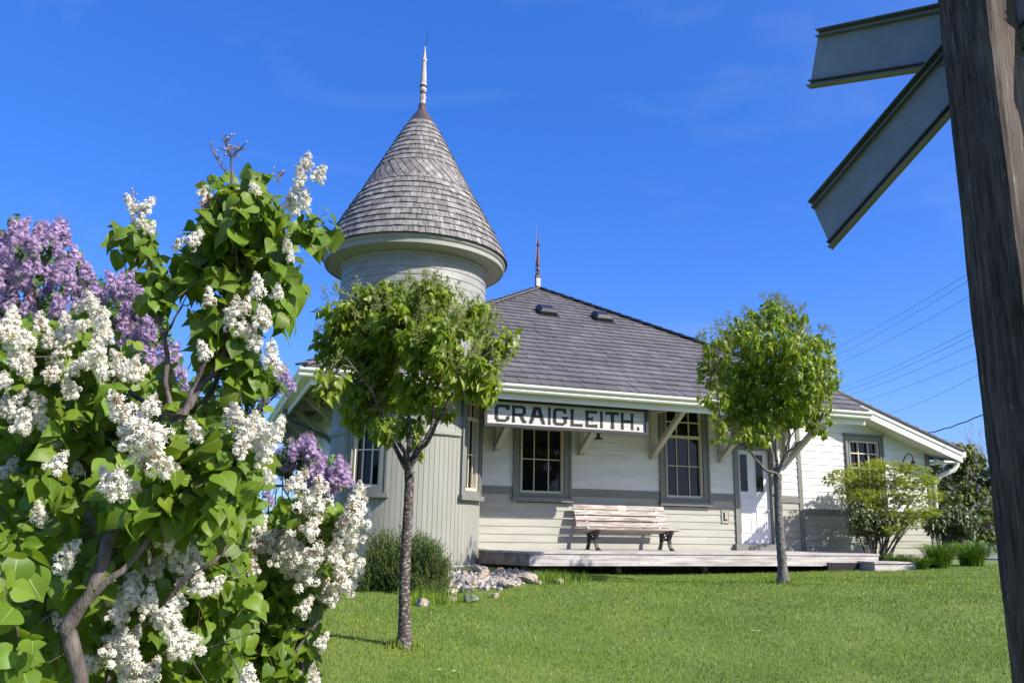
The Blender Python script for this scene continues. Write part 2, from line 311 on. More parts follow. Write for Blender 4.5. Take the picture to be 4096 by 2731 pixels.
tag(mb.build('lawn_ground', M['soil'], smooth=True), kind='structure')
# ------------------------------------------------------------------ the station
RZ = math.atan2(WD.y, WD.x)
station = thing('railway_station', H(8, -4, -0.78), 'old railway station with round shingled turret, grey hip roof and white siding', 'station', rz=RZ)
def clip(poly, a, b, c):              # keep a*x+b*y <= c
    res = []
    for i in range(len(poly)):
        p, q = poly[i-1], poly[i]; dp = a*p[0]+b*p[1]-c; dq = a*q[0]+b*q[1]-c
        if dp*dq < 0:
            t = dp/(dp-dq); res.append((p[0]+(q[0]-p[0])*t, p[1]+(q[1]-p[1])*t))
        if dq <= 0: res.append(q)
    return res
def cliphull(poly, hull):              # hull counter-clockwise
    for i in range(len(hull)):
        (x0, y0), (x1, y1) = hull[i-1], hull[i]
        poly = clip(poly, y1-y0, -(x1-x0), (y1-y0)*x0-(x1-x0)*y0)
        if len(poly) < 3: return []
    return poly
def shingles(mb, hull, fr, e, widths, hb=0.040, ht=0.010, gap=0.013, seed=1, jit=0.004):
    rg = random.Random(seed)
    u0 = min(p[0] for p in hull); u1 = max(p[0] for p in hull); v0 = min(p[1] for p in hull); v1 = max(p[1] for p in hull)
    v = v0
    while v < v1:
        u = u0-rg.random()*0.5
        while u < u1:
            w = rg.choice(widths)*rg.uniform(0.93, 1.07); dv = rg.uniform(-jit, jit)
            q = cliphull([(u, v+dv), (u+w-gap, v+dv), (u+w-gap, v+e+0.01), (u, v+e+0.01)], hull)
            if len(q) > 2:
                hj = rg.uniform(-0.003, 0.004)
                top = [fr(x, y, hb+hj+(ht-hb)*(y-v)/e) for x, y in q]; bot = [fr(x, y, 0.0) for x, y in q]; n = len(q)
                mb.add(top+bot, [tuple(range(n))]+[(n+i, n+(i+1) % n, (i+1) % n, i) for i in range(n)])
            u += w
        v += e
def siding(mb, hull, e, z0, openings, omap, mat_of):
    zs = z0; smin = min(p[0] for p in hull); smax = max(p[0] for p in hull); zmax = max(p[1] for p in hull)
    while zs < zmax:
        zt = zs+e; cuts = [(a, b) for a, b, c, d in openings if c < zt-0.02 and d > zs+0.02]
        segs = [(smin, smax)]
        for a, b in cuts:
            ns = []
            for x, y in segs:
                if b <= x or a >= y: ns.append((x, y)); continue
                if a > x: ns.append((x, a))
                if b < y: ns.append((b, y))
            segs = ns
        cut = []
        for x, y in segs:
            p_ = x
            while y-p_ > 4.4:
                q_ = p_+rnd.uniform(1.6, 3.6); cut.append((p_, q_-0.0025)); p_ = q_
            cut.append((p_, y))
        for x, y in cut:
            q = cliphull([(x, zs), (y, zs), (y, zt), (x, zt)], hull)
            if len(q) < 3: continue
            mb.use(mat_of(zs+0.5*e)); n = len(q)
            top = [omap(a, 0.020-0.014*(b-zs)/e, b) for a, b in q]; bot = [omap(a, -0.10, b) for a, b in q]
            mb.add(top+bot, [tuple(range(n))]+[(n+i, n+(i+1) % n, (i+1) % n, i) for i in range(n)])
        zs = zt
# ---- walls
WIN = [(5.77, 6.71), (9.07, 9.98)]
ops = [(a-0.08, b+0.08, 0.56, 2.86) for a, b in WIN]+[(10.82, 11.80, -0.5, 2.5)]
mb = MB(); m_of = lambda z: 'white' if z > 0.70 else 'beige'
siding(mb, [(3.9, -0.46), (12.48, -0.46), (12.48, 3.25), (3.9, 3.25)], 0.1525, -0.46, ops, lambda s, d, z: H(s, d, z), m_of)
mb.build('front_wall', parent=station)
RAKE = lambda s: 3.24-0.32*(s-12.97)
mb = MB(); m_of = lambda z: 'white' if z > 0.42 else 'beige'
siding(mb, [(12.58, -0.95), (16.30, -0.95), (16.30, RAKE(16.3)-0.12), (12.58, RAKE(12.58)-0.12)], 0.1525, -0.9525, [(13.90, 14.95, 0.08, 2.18)], lambda s, d, z: H(s, d-0.004, z), m_of)
mb.build('wing_wall', parent=station)
mb = MB()
mb.use('beige'); mb.hbox(2.45, 2.60, -9.9, -0.35, -0.80, 0.61); mb.use('white'); mb.hbox(2.45, 2.60, -9.9, -0.35, 0.61, 2.75)
mb.build('left_wall', parent=station)
mb = MB(); mb.use('white'); mb.hbox(16.30, 16.38, -9.9, -0.11, -0.80, 1.98); mb.build('right_wall', parent=station)
mb = MB(); mb.use('white'); mb.hbox(2.45, 16.38, -10.05, -9.90, -0.80, 2.0); mb.build('back_wall', parent=station)
for a, b, z in ((4.55, WIN[0][0]-0.165, 0.605), (WIN[0][1]+0.165, WIN[1][0]-0.165, 0.605), (WIN[1][1]+0.165, 10.765, 0.605), (11.87, 12.48, 0.605), (12.585, 13.83, 0.36), (15.03, 16.28, 0.36)):
    mb = MB(); mb.hbox(a, b, -0.02, 0.032, z, z+0.13); mb.build('belt_board', M['trim'], station)
for s0, s1, zt in ((12.48, 12.585, 2.95), (16.28, 16.40, 1.98)):
    mb = MB(); mb.hbox(s0, s1, -0.05, 0.036, -1.0, zt); mb.build('corner_board', M['trim'], station)
mb = MB(); mb.hbox(3.9, 12.45, -0.3, -0.12, -1.0, -0.461); mb.build('foundation', M['greyrock'], station)
mb = MB(); mb.hbox(8.9, 9.1, -0.02, 0.034, 0.255, 0.395) if False else None
# ---- windows
def window(s0, s1, z0, z1, zm, low, up, ow=0.155):
    mb = MB(); o0 = -0.09
    mb.hbox(s0-ow, s0, o0, 0.048, z0-0.085, z1+ow); mb.hbox(s1, s1+ow, o0, 0.048, z0-0.085, z1+ow)
    mb.hbox(s0-ow-0.001, s0-ow+0.045, 0.049, 0.066, z0-0.084, z1+ow-0.01); mb.hbox(s1+ow-0.045, s1+ow+0.001, 0.049, 0.066, z0-0.084, z1+ow-0.01)
    mb.hbox(s0-0.03, s0-0.001, 0.049, 0.058, z0, z1); mb.hbox(s1+0.001, s1+0.03, 0.049, 0.058, z0, z1)
    mb.hbox(s0+0.001, s1-0.001, o0, 0.046, z1, z1+ow-0.002); mb.hbox(s0+0.001, s1-0.001, o0, 0.046, z0-0.085, z0)
    mb.hbox(s0-ow-0.03, s1+ow+0.03, -0.02, 0.09, z1+ow+0.001, z1+ow+0.04)
    w = mb.build('window', M['trim'], station)
    mb = MB(); mb.hbox(s0-ow-0.025, s1+ow+0.025, -0.02, 0.105, z0-0.168, z0-0.088); mb.build('sill', M['trim'], w)
    mb = MB(); t = 0.048; f0, f1 = -0.060, 0.012
    for a, b, c, d in ((s0, s0+t, z0, z1), (s1-t, s1, z0, z1)): mb.hbox(a+0.001, b, f0, f1, c+0.001, d-0.001)
    for c, d in ((z0, z0+t), (z1-t, z1)): mb.hbox(s0+t, s1-t, f0, f1-0.002, c+0.001, d-0.001)
    mb.hbox(s0+t, s1-t, f0, f1+0.008, zm-0.03, zm+0.03)
    for k in (1, 2):
        x = s0+(s1-s0)*k/3; mb.hbox(x-0.008, x+0.008, -0.052, -0.030, z0+t, zm-0.03); mb.hbox(x-0.011, x+0.011, -0.040, -0.004, zm+0.03, z1-t)
    for z in low: mb.hbox(s0+t, s1-t, -0.053, -0.031, z-0.008, z+0.008)
    for z in up: mb.hbox(s0+t, s1-t, -0.041, -0.006, z-0.013, z+0.013)
    mb.build('sash', M['cream'], w)
    mb = MB(); mb.hbox(s0+0.02, s1-0.02, -0.075, -0.058, z0+0.02, z1-0.02); mb.build('pane', M['glass'], w)
for a, b in WIN: window(a, b, 0.64, 2.74, 1.93, (1.31,), (2.25, 2.50))
window(13.98, 14.87, 0.16, 2.10, 1.12, (0.64,), (1.80, 1.46), ow=0.115)
# ---- door
mb = MB()
mb.hbox(10.765, 10.885, -0.12, 0.05, -0.29, 2.45); mb.hbox(11.735, 11.87, -0.12, 0.05, -0.29, 2.45); mb.hbox(10.886, 11.734, -0.12, 0.048, 2.33, 2.449); mb.hbox(10.886, 11.734, -0.1, 0.04, 1.74, 1.82)
mb.hbox(10.70, 11.93, -0.1, 0.12, -0.43, -0.295)
dframe = mb.build('door_frame', M['trim'], station)
mb = MB(); mb.hbox(10.90, 11.72, -0.08, -0.05, 1.83, 2.32); mb.build('transom_pane', M['glass'], dframe)
def fpanel(mb, a, b, c, d, o, w=0.022, h=0.014):
    mb.hbox(a, a+w, o, o+h, c, d); mb.hbox(b-w, b, o, o+h, c, d); mb.hbox(a+w, b-w, o, o+h-0.001, c, c+w); mb.hbox(a+w, b-w, o, o+h-0.001, d-w, d)
mb = MB(); mb.hbox(10.888, 11.732, -0.085, -0.045, -0.29, 1.735)
for a, b, c, d in ((10.945, 11.185, 0.80, 1.66), (11.355, 11.60, 0.80, 1.66), (10.95, 11.62, 0.50, 0.70), (10.96, 11.24, -0.06, 0.40), (11.36, 11.63, -0.06, 0.40)):
    fpanel(mb, a, b, c, d, -0.0445)
for a, b, c, d in ((11.0, 11.2, -0.01, 0.35), (11.40, 11.59, -0.01, 0.35), (10.99, 11.58, 0.54, 0.66)): mb.hbox(a, b, -0.0448, -0.036, c, d)
door = mb.build('door', M['door'], station)
for a, b in ((10.968, 11.162), (11.378, 11.577)):
    mb = MB(); mb.hbox(a, b, -0.0449, -0.040, 0.823, 1.637); mb.build('pane', M['glass'], door)
mb = MB(); mb.tube([H(11.67, -0.04, 0.42), H(11.67, 0.0, 0.42), H(11.60, 0.01, 0.42)], 0.012, 8); mb.lathe(H(11.67, -0.03, 0.42), [(0.0, -0.03), (0.028, -0.03), (0.028, 0.03), (0, 0.03)], 12); mb.build('handle', M['metal'], door)
# utility plate
mb = MB(); mb.use('beige'); mb.hbox(10.41, 10.605, 0.0, 0.030, 0.135, 0.405); fpanel(mb, 10.41, 10.605, 0.135, 0.405, 0.031, 0.02, 0.006)
mb.use('black'); mb.hbox(10.46, 10.485, 0.031, 0.045, 0.19, 0.36); mb.hbox(10.485, 10.54, 0.031, 0.045, 0.19, 0.215); mb.build('utility_plate', parent=station)
# ---- roof
TH = math.atan(0.582); CT, ST = math.cos(TH), math.sin(TH)
EO, EZ = 1.86, 2.47
PK = Vector((8.09, -4.97, EZ+0.582*(EO+4.97)))      # peak (s, o, z)
def front_fr(u, v, h): return H(u, EO-v*CT+h*ST, EZ+v*ST+h*CT)
vp_ = (EO-PK.y)/CT; vh = (EO-0.52)/CT
ZH = EZ+0.582*(EO-0.52)
SL = 1.28                                            # left eave
fh = [(SL, 0), (12.90, 0), (12.97, vh), (PK.x, vp_)]
roof_front = MB(); roof_front.use('slateedge')
roof_front.prism(fh, front_fr, -0.03, 0.0)
roof_front.use('slate'); shingles(roof_front, fh, front_fr, 0.285, (0.20, 0.24, 0.30, 0.36, 0.40), seed=3)
roof = roof_front.build('roof', parent=station)
mb = MB()                                            # the boarded underside
mb.prism([(SL+0.03, 0.04), (12.86, 0.04), (12.93, vh-0.02), (12.3, 2.6), (4.0, 2.6)], front_fr, -0.075, -0.032)
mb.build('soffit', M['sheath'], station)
KL = (PK.x-SL); tl = math.atan((PK.z-EZ)/KL); cl, sl_ = math.cos(tl), math.sin(tl)
def left_fr(u, v, h): return H(SL+v*cl-h*sl_, EO-u, EZ+v*sl_+h*cl)
back = 2*(EO-PK.y)
lh = [(0, 0), (back/2, KL/cl), (back, 0)][::-1]
mb = MB(); mb.use('slateedge'); mb.prism(lh, left_fr, -0.03, 0.0); mb.use('slate'); shingles(mb, lh, lambda u, v, h: left_fr(u, v, h), 0.285, (0.24, 0.30, 0.36), seed=5)
fixnormals(mb.build('roof', parent=station))
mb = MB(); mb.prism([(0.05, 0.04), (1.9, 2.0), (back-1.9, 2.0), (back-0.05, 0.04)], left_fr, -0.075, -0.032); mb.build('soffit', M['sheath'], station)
# right faces: steep down to the wing, flatter over it
def quad_fr(A, B, Cp, n):
    return A
def plane_slab(name, pts, th, mats):
    a = [H(*p) for p in pts]; n = (a[1]-a[0]).cross(a[2]-a[0]).normalized()
    if n.z < 0: n = -n
    mb = MB(); mb.use(mats[0]); k = len(a); mb.face(*a); mb.use(mats[1]); b = [p-n*th for p in a]; mb.face(*b[::-1])
    for i in range(k): mb.face(a[i], b[i], b[(i+1) % k], a[(i+1) % k])
    return mb
SE = 16.98
tr = math.atan((PK.z-ZH)/(12.97-PK.x)); t2 = math.atan(0.32)
def rs_fr(u, v, h): return H(12.97-v*math.cos(tr)+h*math.sin(tr), 0.52-u, ZH+v*math.sin(tr)+h*math.cos(tr))
VR = (12.97-PK.x)/math.cos(tr)
rh = [(0, 0), (11.0, 0), (5.49, VR)]
mb = MB(); mb.use('slateedge'); mb.prism(rh, rs_fr, -0.03, 0.0); mb.use('slate'); shingles(mb, rh, rs_fr, 0.285, (0.24, 0.3, 0.36), seed=8); fixnormals(mb.build('roof', parent=station))
ZE = RAKE(SE)
def rl_fr(u, v, h): return H(SE-v*math.cos(t2)+h*math.sin(t2), 0.52-u, ZE+v*math.sin(t2)+h*math.cos(t2))
VL = (SE-12.97)/math.cos(t2)
r2 = [(-0.03, 0), (11.0, 0), (11.0, VL), (-0.03, VL)]
mb = MB(); mb.use('slateedge'); mb.prism(r2, rl_fr, -0.045, 0.0); mb.use('slate'); shingles(mb, r2, rl_fr, 0.285, (0.24, 0.3, 0.36), hb=0.045, seed=9); fixnormals(mb.build('roof', parent=station))
mb = plane_slab('b', [(SL, -11.8, EZ), (PK.x, PK.y, PK.z), (12.97, -10.48, ZH), (12.97, -11.8, EZ)], 0.05, ('slate', 'soffit')); mb.build('roof', parent=station)
# hip caps
def hipcaps(a, b, up, n):
    mb = MB(); a = H(*a); b = H(*b); d = (b-a)/n; dn = d.normalized()
    for i in range(n):
        p = a+d*i-dn*0.05; q = a+d*(i+1)+dn*0.02
        mb.beam(p+up*0.055, q+up*0.035, 0.26, 0.035, up)
    return mb
upl = (H(0, 0, 1)-H(0, 0, 0))+(H(0, 1, 0)-H(0, 0, 0))*0.28+(H(-1, 0, 0)-H(0, 0, 0))*0.28; upl.normalize()
upr = (H(0, 0, 1)-H(0, 0, 0))+(H(0, 1, 0)-H(0, 0, 0))*0.28+(H(1, 0, 0)-H(0, 0, 0))*0.28; upr.normalize()
mb = hipcaps((SL, EO, EZ), tuple(PK), upl, 36); mb.build('hip_cap', M['slate'], roof)
mb = hipcaps((12.9, 0.58, ZH-0.02), tuple(PK), upr, 27); mb.build('hip_cap', M['slate'], roof)
for s, v in ((7.36, (EO+2.58)/CT), (8.87, (EO+2.58)/CT)):
    mb = MB(); mb.prism([(s-0.27, v-0.26), (s+0.27, v-0.26), (s+0.27, v+0.26), (s-0.27, v+0.26)], front_fr, 0.02, 0.045)
    base = [(s-0.22, v-0.19), (s+0.22, v-0.19), (s+0.22, v+0.22), (s-0.22, v+0.22)]; topp = [(s-0.16, v-0.10), (s+0.16, v-0.10), (s+0.16, v+0.2), (s-0.16, v+0.2)]
    mb.prism(base, front_fr, 0.046, 0.12)
    mb.hexa([front_fr(x, y, 0.121) for x, y in base]+[front_fr(x, y, 0.185) for x, y in topp]); fixnormals(mb.build('roof_vent', M['black'], roof))
# fascia, gutters
mb = MB(); mb.hbox(SL+0.12, 12.90, 1.70, 1.735, 2.20, 2.452); mb.build('fascia', M['gutter'], station)
GP = [(1.737, 2.315), (1.868, 2.315), (1.886, 2.340), (1.886, 2.362), (1.905, 2.385), (1.932, 2.408), (1.940, 2.425), (1.940, 2.452), (1.737, 2.452)]
mb = MB(); mb.prism(GP, lambda x, y, d: H(d, x, y), SL-0.075, 12.93); fixnormals(mb.build('gutter', M['gutter'], station))
mb = MB(); mb.prism([(EO-x, y) for x, y in GP], lambda x, y, d: H(SL+x, d, y), 1.730, -11.8); fixnormals(mb.build('gutter', M['gutter'], station))
mb = MB(); mb.hbox(SL+0.125, SL+0.16, -11.8, 1.698, 2.20, 2.452); mb.build('fascia', M['gutter'], station)
# rake board of the wing
mb = MB(); mb.use('gutter')
def rake(mb, s0, s1, o0, o1, dt, db):
    mb.hexa([H(s0, o1, RAKE(s0)-db), H(s1, o1, RAKE(s1)-db), H(s1, o0, RAKE(s1)-db), H(s0, o0, RAKE(s0)-db), H(s0, o1, RAKE(s0)-dt), H(s1, o1, RAKE(s1)-dt), H(s1, o0, RAKE(s1)-dt), H(s0, o0, RAKE(s0)-dt)])
rake(mb, 12.72, 16.95, 0.46, 0.505, 0.05, 0.30); rake(mb, 12.72, 16.96, 0.506, 0.53, 0.05, 0.135)
mb.hbox(12.86, 12.905, 0.50, 1.80, 2.32, 2.47)
mb.build('rake_board', parent=station)
mb = MB(); rake(mb, 12.60, 16.94, -0.004, 0.459, 0.255, 0.285); mb.build('wing_soffit', M['white'], station)
mb = MB(); mb.hbox(16.42, 16.93, -9.9, 0.455, 1.66, 1.70); mb.build('wing_soffit', M['white'], station)
mb = MB(); mb.hbox(16.952, 17.08, -10.4, 0.50, 1.80, 1.925); mb.build('gutter', M['gutter'], station)
mb = MB(); mb.tube([H(16.99, 0.30, 1.80), H(16.98, 0.30, 1.62), H(16.90, 0.27, 1.50), H(16.62, 0.12, 1.36), H(16.48, 0.05, 1.22), H(16.46, 0.04, 1.0), H(16.46, 0.04, -0.7)], 0.055, 8); mb.build('downspout', M['gutter'], station, True)
def on_s(u, v, s):
    d = ray(u, v); t = s/d.dot(WD); p = d*t; return p.dot(OD)+DW, p.z
oa, za = on_s(655, 940, 1.36); ob, zb = on_s(764, 1016, 2.38)
mb = MB(); mb.tube([H(1.36, oa, za), H(1.36, oa, za-0.12), H(1.5, oa*0.95+ob*0.05, za-0.28), H(2.25, oa*0.1+ob*0.9, zb+0.1), H(2.38, ob, zb-0.05), H(2.38, ob, -0.7)], 0.05, 8); mb.build('downspout', M['trim'], station, True)
# brackets and rafters
for s in (5.25, 7.07, 8.74, 10.43, 12.16):
    mb = MB(); mb.hbox(s-0.055, s+0.055, 0.02, 0.12, 1.42, 2.62); mb.beam(H(s, 0.10, 1.52), H(s, 1.46, 2.40), 0.10, 0.10); mb.hexa([H(s-0.05, 1.62, 2.34), H(s+0.05, 1.62, 2.34), H(s+0.05, 0.12, 2.38), H(s-0.05, 0.12, 2.38), H(s-0.05, 1.70, 2.45), H(s+0.05, 1.70, 2.45), H(s+0.05, 0.12, 2.48), H(s-0.05, 0.12, 2.48)])
    mb.build('bracket', M['soffit'], station)
s = 1.6
while s < 12.8:
    mb = MB(); a = front_fr(s, 0.10, -0.14); b = front_fr(s, min(2.15, (s-SL)*0.9/CT), -0.14); mb.beam(a, b, 0.05, 0.13); mb.build('rafter', M['soffit'], station); s += 0.61
for k in range(17):
    u = 0.6+0.65*k; mb = MB(); mb.beam(left_fr(u, 0.12, -0.14), left_fr(u, min(1.4, max(0.3, u*0.8)), -0.14), 0.05, 0.13); mb.build('rafter', M['soffit'], station)
for o in (-0.9, -2.9, -5.0, -7.2):
    mb = MB(); mb.beam(H(2.43, o, 1.75), H(1.55, o, 2.42), 0.09, 0.09); mb.beam(H(2.43, o, 2.44), H(1.45, o, 2.42), 0.09, 0.1); mb.build('bracket', M['soffit'], station)
mb = MB(); mb.lathe(H(7.0, 1.02, 1.655), [(0.0, 0.22), (0.03, 0.22), (0.03, 0.05), (0.09, 0.02), (0.09, 0.0), (0, 0)], 14); mb.tube([H(7.0, 1.02, 1.85), H(7.0, 1.02, 2.9)], 0.01, 6); mb.build('eave_light', M['black'], station)
# gooseneck lamp
mb = MB(); a = H(15.53, 0.03, 1.50)
mb.tube([H(15.53, 0.03, 1.52), H(15.53, 0.06, 1.62), H(15.55, 0.13, 1.78), H(15.56, 0.24, 1.84), H(15.57, 0.33, 1.78), H(15.57, 0.34, 1.68)], 0.014, 8)
mb.lathe(H(15.57, 0.34, 1.44), [(0.13, 0.0), (0.13, 0.02), (0.05, 0.13), (0.05, 0.2), (0.02, 0.24), (0, 0.24)], 16); mb.lathe(H(15.53, 0.03, 1.50), [(0, -0.07), (0.06, -0.05), (0.06, 0.05), (0, 0.07)], 10)
mb.build('wall_lamp', M['black'], station)
# finial on the hip roof
fb = H(PK.x, PK.y, PK.z)
mb = MB(); mb.use('metal'); X_ = WD*0.062; Y_ = OD*0.062
for z0, z1, mt in ((-0.05, 0.29, 'metal'), (0.29, 0.38, 'maroon')):
    mb.use(mt); mb.hexa([fb-X_+Y_+Vector((0, 0, z0)), fb+X_+Y_+Vector((0, 0, z0)), fb+X_-Y_+Vector((0, 0, z0)), fb-X_-Y_+Vector((0, 0, z0)), fb-X_+Y_+Vector((0, 0, z1)), fb+X_+Y_+Vector((0, 0, z1)), fb+X_-Y_+Vector((0, 0, z1)), fb-X_-Y_+Vector((0, 0, z1))])
mb.use('maroon'); mb.lathe(fb, [(0.055, 0.381), (0.045, 0.40), (0.056, 0.43), (0.03, 0.47), (0.02, 0.49), (0.035, 0.50), (0.056, 0.53), (0.05, 0.58), (0.03, 0.64), (0.055, 0.66), (0.055, 0.69), (0.045, 0.90), (0.024, 1.22), (0.045, 1.24), (0.03, 1.265), (0.045, 1.28), (0.045, 1.31), (0.024, 1.34), (0.004, 1.62), (0, 1.63)], 14)
mb.use('black'); lx = -WD*0.06
mb.tube([fb+lx+Vector((0, 0, 0.05)), fb+lx*1.3+Vector((0, 0, 0.35)), fb+lx*1.35+Vector((0, 0, 0.62)), fb+lx+Vector((0, 0, 0.76))], 0.006, 5); mb.use('metal'); mb.tube([fb+lx+Vector((0, 0, 0.76)), fb+lx+Vector((0, 0, 1.85))], [0.012, 0.005], 5)
mb.build('roof_finial', parent=station)

# ---- turret
TS, TR = 3.462, 1.415
TC = H(TS, 0, 0); TA = RZ
def tp(a, r, z): a = math.radians(a); return H(TS+r*math.cos(a), r*math.sin(a), z)
def arcbox(mb, a0, a1, r0, r1, z0, z1, n=None):
    n = n or max(1, int(abs(a1-a0)/3)); A = [a0+(a1-a0)*i/n for i in range(n+1)]
    vs = []
    for a in A: vs += [tp(a, r0, z0), tp(a, r1, z0), tp(a, r1, z1), tp(a, r0, z1)]
    fs = [(0, 3, 2, 1), (4*n, 4*n+1, 4*n+2, 4*n+3)]
    for i in range(n):
        b = 4*i
        for k in range(4): fs.append((b+k, b+(k+1) % 4, b+4+(k+1) % 4, b+4+k))
    mb.add(vs, fs)
TW = [(132.2, 12.0), (43.5, 11.2)]                    # window centres and half widths, degrees
zs0, zs1 = 0.60, 2.72
mb = MB(); mb.use('board'); N = 96; da = 360/N
def board(a0, a1, z0, z1):
    g = 0.16; vs = [tp(a0, TR-0.014, z0), tp(a0+g, TR, z0), tp(a1-g, TR, z0), tp(a1, TR-0.014, z0)]
    vs += [tp(a0, TR-0.014, z1), tp(a0+g, TR, z1), tp(a1-g, TR, z1), tp(a1, TR-0.014, z1)]
    mb.add(vs, [(0, 4, 5, 1), (1, 5, 6, 2), (2, 6, 7, 3)])
for i in range(N):
    a0, a1 = i*da, (i+1)*da; am = (a0+a1)/2
    if any(abs(am-c) < h+1.5 for c, h in TW): board(a0, a1, -0.72, 0.55)
    else: board(a0, a1, -0.72, 1.53)
mb.use('bgap')
for c, h in TW: arcbox(mb, c-h-4, c+h+4, TR-0.2, TR-0.12, 0.5, 2.8)
turret = mb.build('turret', parent=station); fixnormals(turret)
mb = MB(); mb.lathe(TC, [(TR+0.035, -1.0), (TR+0.035, -0.70), (TR, -0.695)], 72); mb.build('foundation', M['found'], turret)
mb = MB()
free = [(55.5+1.2+ 4.5, 132.2-12-5.5), (132.2+12+5.5, 403.5-11.2-5.5)]
for a0, a1 in free:
    arcbox(mb, a0, a1, TR-0.03, TR+0.022, 1.525, 1.545); arcbox(mb, a0, a1, TR-0.03, TR+0.045, 1.546, 1.585); arcbox(mb, a0, a1, TR-0.03, TR+0.022, 1.586, 1.60)
mb.build('belt_moulding', M['board'], turret)
def ring_shingles(mb, z0, z1, n, rf, widths, rg, skip=(), lip=0.016, gap=0.004, jz=0.0, jr=0.0025):
    e = (z1-z0)/n
    for k in range(n):
        za, zb = z0+k*e, z0+(k+1)*e; ra, rb = rf(za), rf(zb); a = rg.random()*20; end = a+360
        while a < end:
            w = math.degrees(rg.choice(widths)*rg.uniform(0.85, 1.15)/ra); w = min(w, end-a)
            am = (a+w/2) % 360
            if not any(abs((am-c+180) % 360-180) < h and za < zt for c, h, zt in skip):
                g = math.degrees(gap/ra); m = max(1, int(w/4)); j = rg.uniform(-jr, jr); dz = rg.uniform(-jz, jz)
                vs = []
                for i in range(m+1):
                    x = a+(w-g)*i/m; vs += [tp(x, ra, za+dz+0.002), tp(x, ra+lip+j, za+dz), tp(x, rb+0.003, zb+0.004)]
                fs = []
                for i in range(m):
                    b = 3*i; fs += [(b, b+1, b+4, b+3), (b+1, b+2, b+5, b+4)]
                fs += [(0, 2, 1), (3*m, 3*m+1, 3*m+2)]
                mb.add(vs, fs)
            a += w
def ring_diamonds(mb, z0, z1, rows, rf, nmax, rg, lip=0.018):
    hz = (z1-z0)/(rows+1)                             # half height of one piece
    for k in range(rows, -2, -1):
        zc = z0+hz*(k+1); off = 0.5 if k % 2 else 0.0
        for i in range(nmax):
            a = (i+off)*360/nmax; w = 180/nmax*0.97; j = rg.uniform(-0.003, 0.003)
            zt, zb = min(zc+hz, z1), max(zc-hz, z0); zm = min(max(zc, z0), z1)
            if zt-zb < 0.02: continue
            r = lambda z, p: rf(z)+p
            pts = [tp(a, r(zb, lip+j), zb), tp(a+w, r(zm, lip*0.55+j), zm), tp(a, r(zt, 0.003), zt), tp(a-w, r(zm, lip*0.55+j), zm)]
            ins = [tp(a, r(zb, 0), zb+0.004), tp(a+w, r(zm, 0), zm), tp(a, r(zt, 0), zt), tp(a-w, r(zm, 0), zm)]
            mb.add(pts+ins, [(0, 1, 2), (0, 2, 3), (4, 5, 1, 0), (0, 3, 7, 4), (5, 6, 2, 1), (6, 7, 3, 2)])
rg = random.Random(21); mb = MB(); mb.use('tshingle'); rs = lambda z: TR
mb.lathe(TC, [(TR-0.002, 2.86), (TR-0.002, 4.86)], 72)
for a0, a1 in ((60.5, 114.5), (150, 386)): arcbox(mb, a0, a1, TR-0.03, TR-0.002, 1.5, 2.87)
skip = [(c, h+5.5, 2.86) for c, h in TW]
ring_shingles(mb, 1.60, 3.46, 12, rs, (0.16, 0.2, 0.26, 0.32), rg, skip, lip=0.015)
ring_diamonds(mb, 3.46, 4.30, 5, rs, 46, rg)
ring_shingles(mb, 4.28, 4.86, 4, rs, (0.16, 0.2, 0.26, 0.32), rg, lip=0.015)
fixnormals(mb.build('shingle_band', parent=turret))
for c, h in TW:
    mb = MB(); hc = 5.0
    arcbox(mb, c-h-hc, c-h, TR-0.1, TR+0.034, 0.515, zs1+0.14); arcbox(mb, c+h, c+h+hc, TR-0.1, TR+0.034, 0.515, zs1+0.14)
    arcbox(mb, c-h-hc-0.05, c-h-hc+1.4, TR+0.0345, TR+0.05, 0.516, zs1+0.13); arcbox(mb, c+h+hc-1.4, c+h+hc+0.05, TR+0.0345, TR+0.05, 0.516, zs1+0.13)
    arcbox(mb, c-h+0.05, c+h-0.05, TR-0.1, TR+0.032, zs1, zs1+0.139); arcbox(mb, c-h+0.05, c+h-0.05, TR-0.1, TR+0.032, 0.516, zs0)
    w = mb.build('window', M['trim'], station)
    mb = MB(); arcbox(mb, c-h-hc-1.5, c+h+hc+1.5, TR-0.02, TR+0.10, 0.43, 0.514); mb.build('sill', M['trim'], w)
    mb = MB(); t = 2.0; f0, f1 = TR-0.085, TR-0.012; zm = 1.90
    arcbox(mb, c-h+0.05, c-h+t, f0, f1, zs0+0.001, zs1-0.001); arcbox(mb, c+h-t, c+h-0.05, f0, f1, zs0+0.001, zs1-0.001)
    for z0, z1 in ((zs0, zs0+0.05), (zs1-0.05, zs1), (zm-0.03, zm+0.03)): arcbox(mb, c-h+t, c+h-t, f0, f1-0.003, z0+0.001, z1-0.001)
    for k in (-1, 1):
        arcbox(mb, c+k*h/3-0.45, c+k*h/3+0.45, f0+0.01, f0+0.035, zs0+0.05, zm-0.03, 1); arcbox(mb, c+k*h/3-0.5, c+k*h/3+0.5, f0+0.02, f1-0.01, zm+0.03, zs1-0.05, 1)
    arcbox(mb, c-h+t, c+h-t, f0+0.011, f0+0.033, 1.24, 1.262)
    for z in (2.18, 2.45): arcbox(mb, c-h+t, c+h-t, f0+0.021, f1-0.012, z-0.013, z+0.013)
    mb.build('sash', M['cream'], w)
    mb = MB(); arcbox(mb, c-h+0.6, c+h-0.6, TR-0.10, TR-0.087, zs0+0.02, zs1-0.02); mb.build('pane', M['glass'], w)
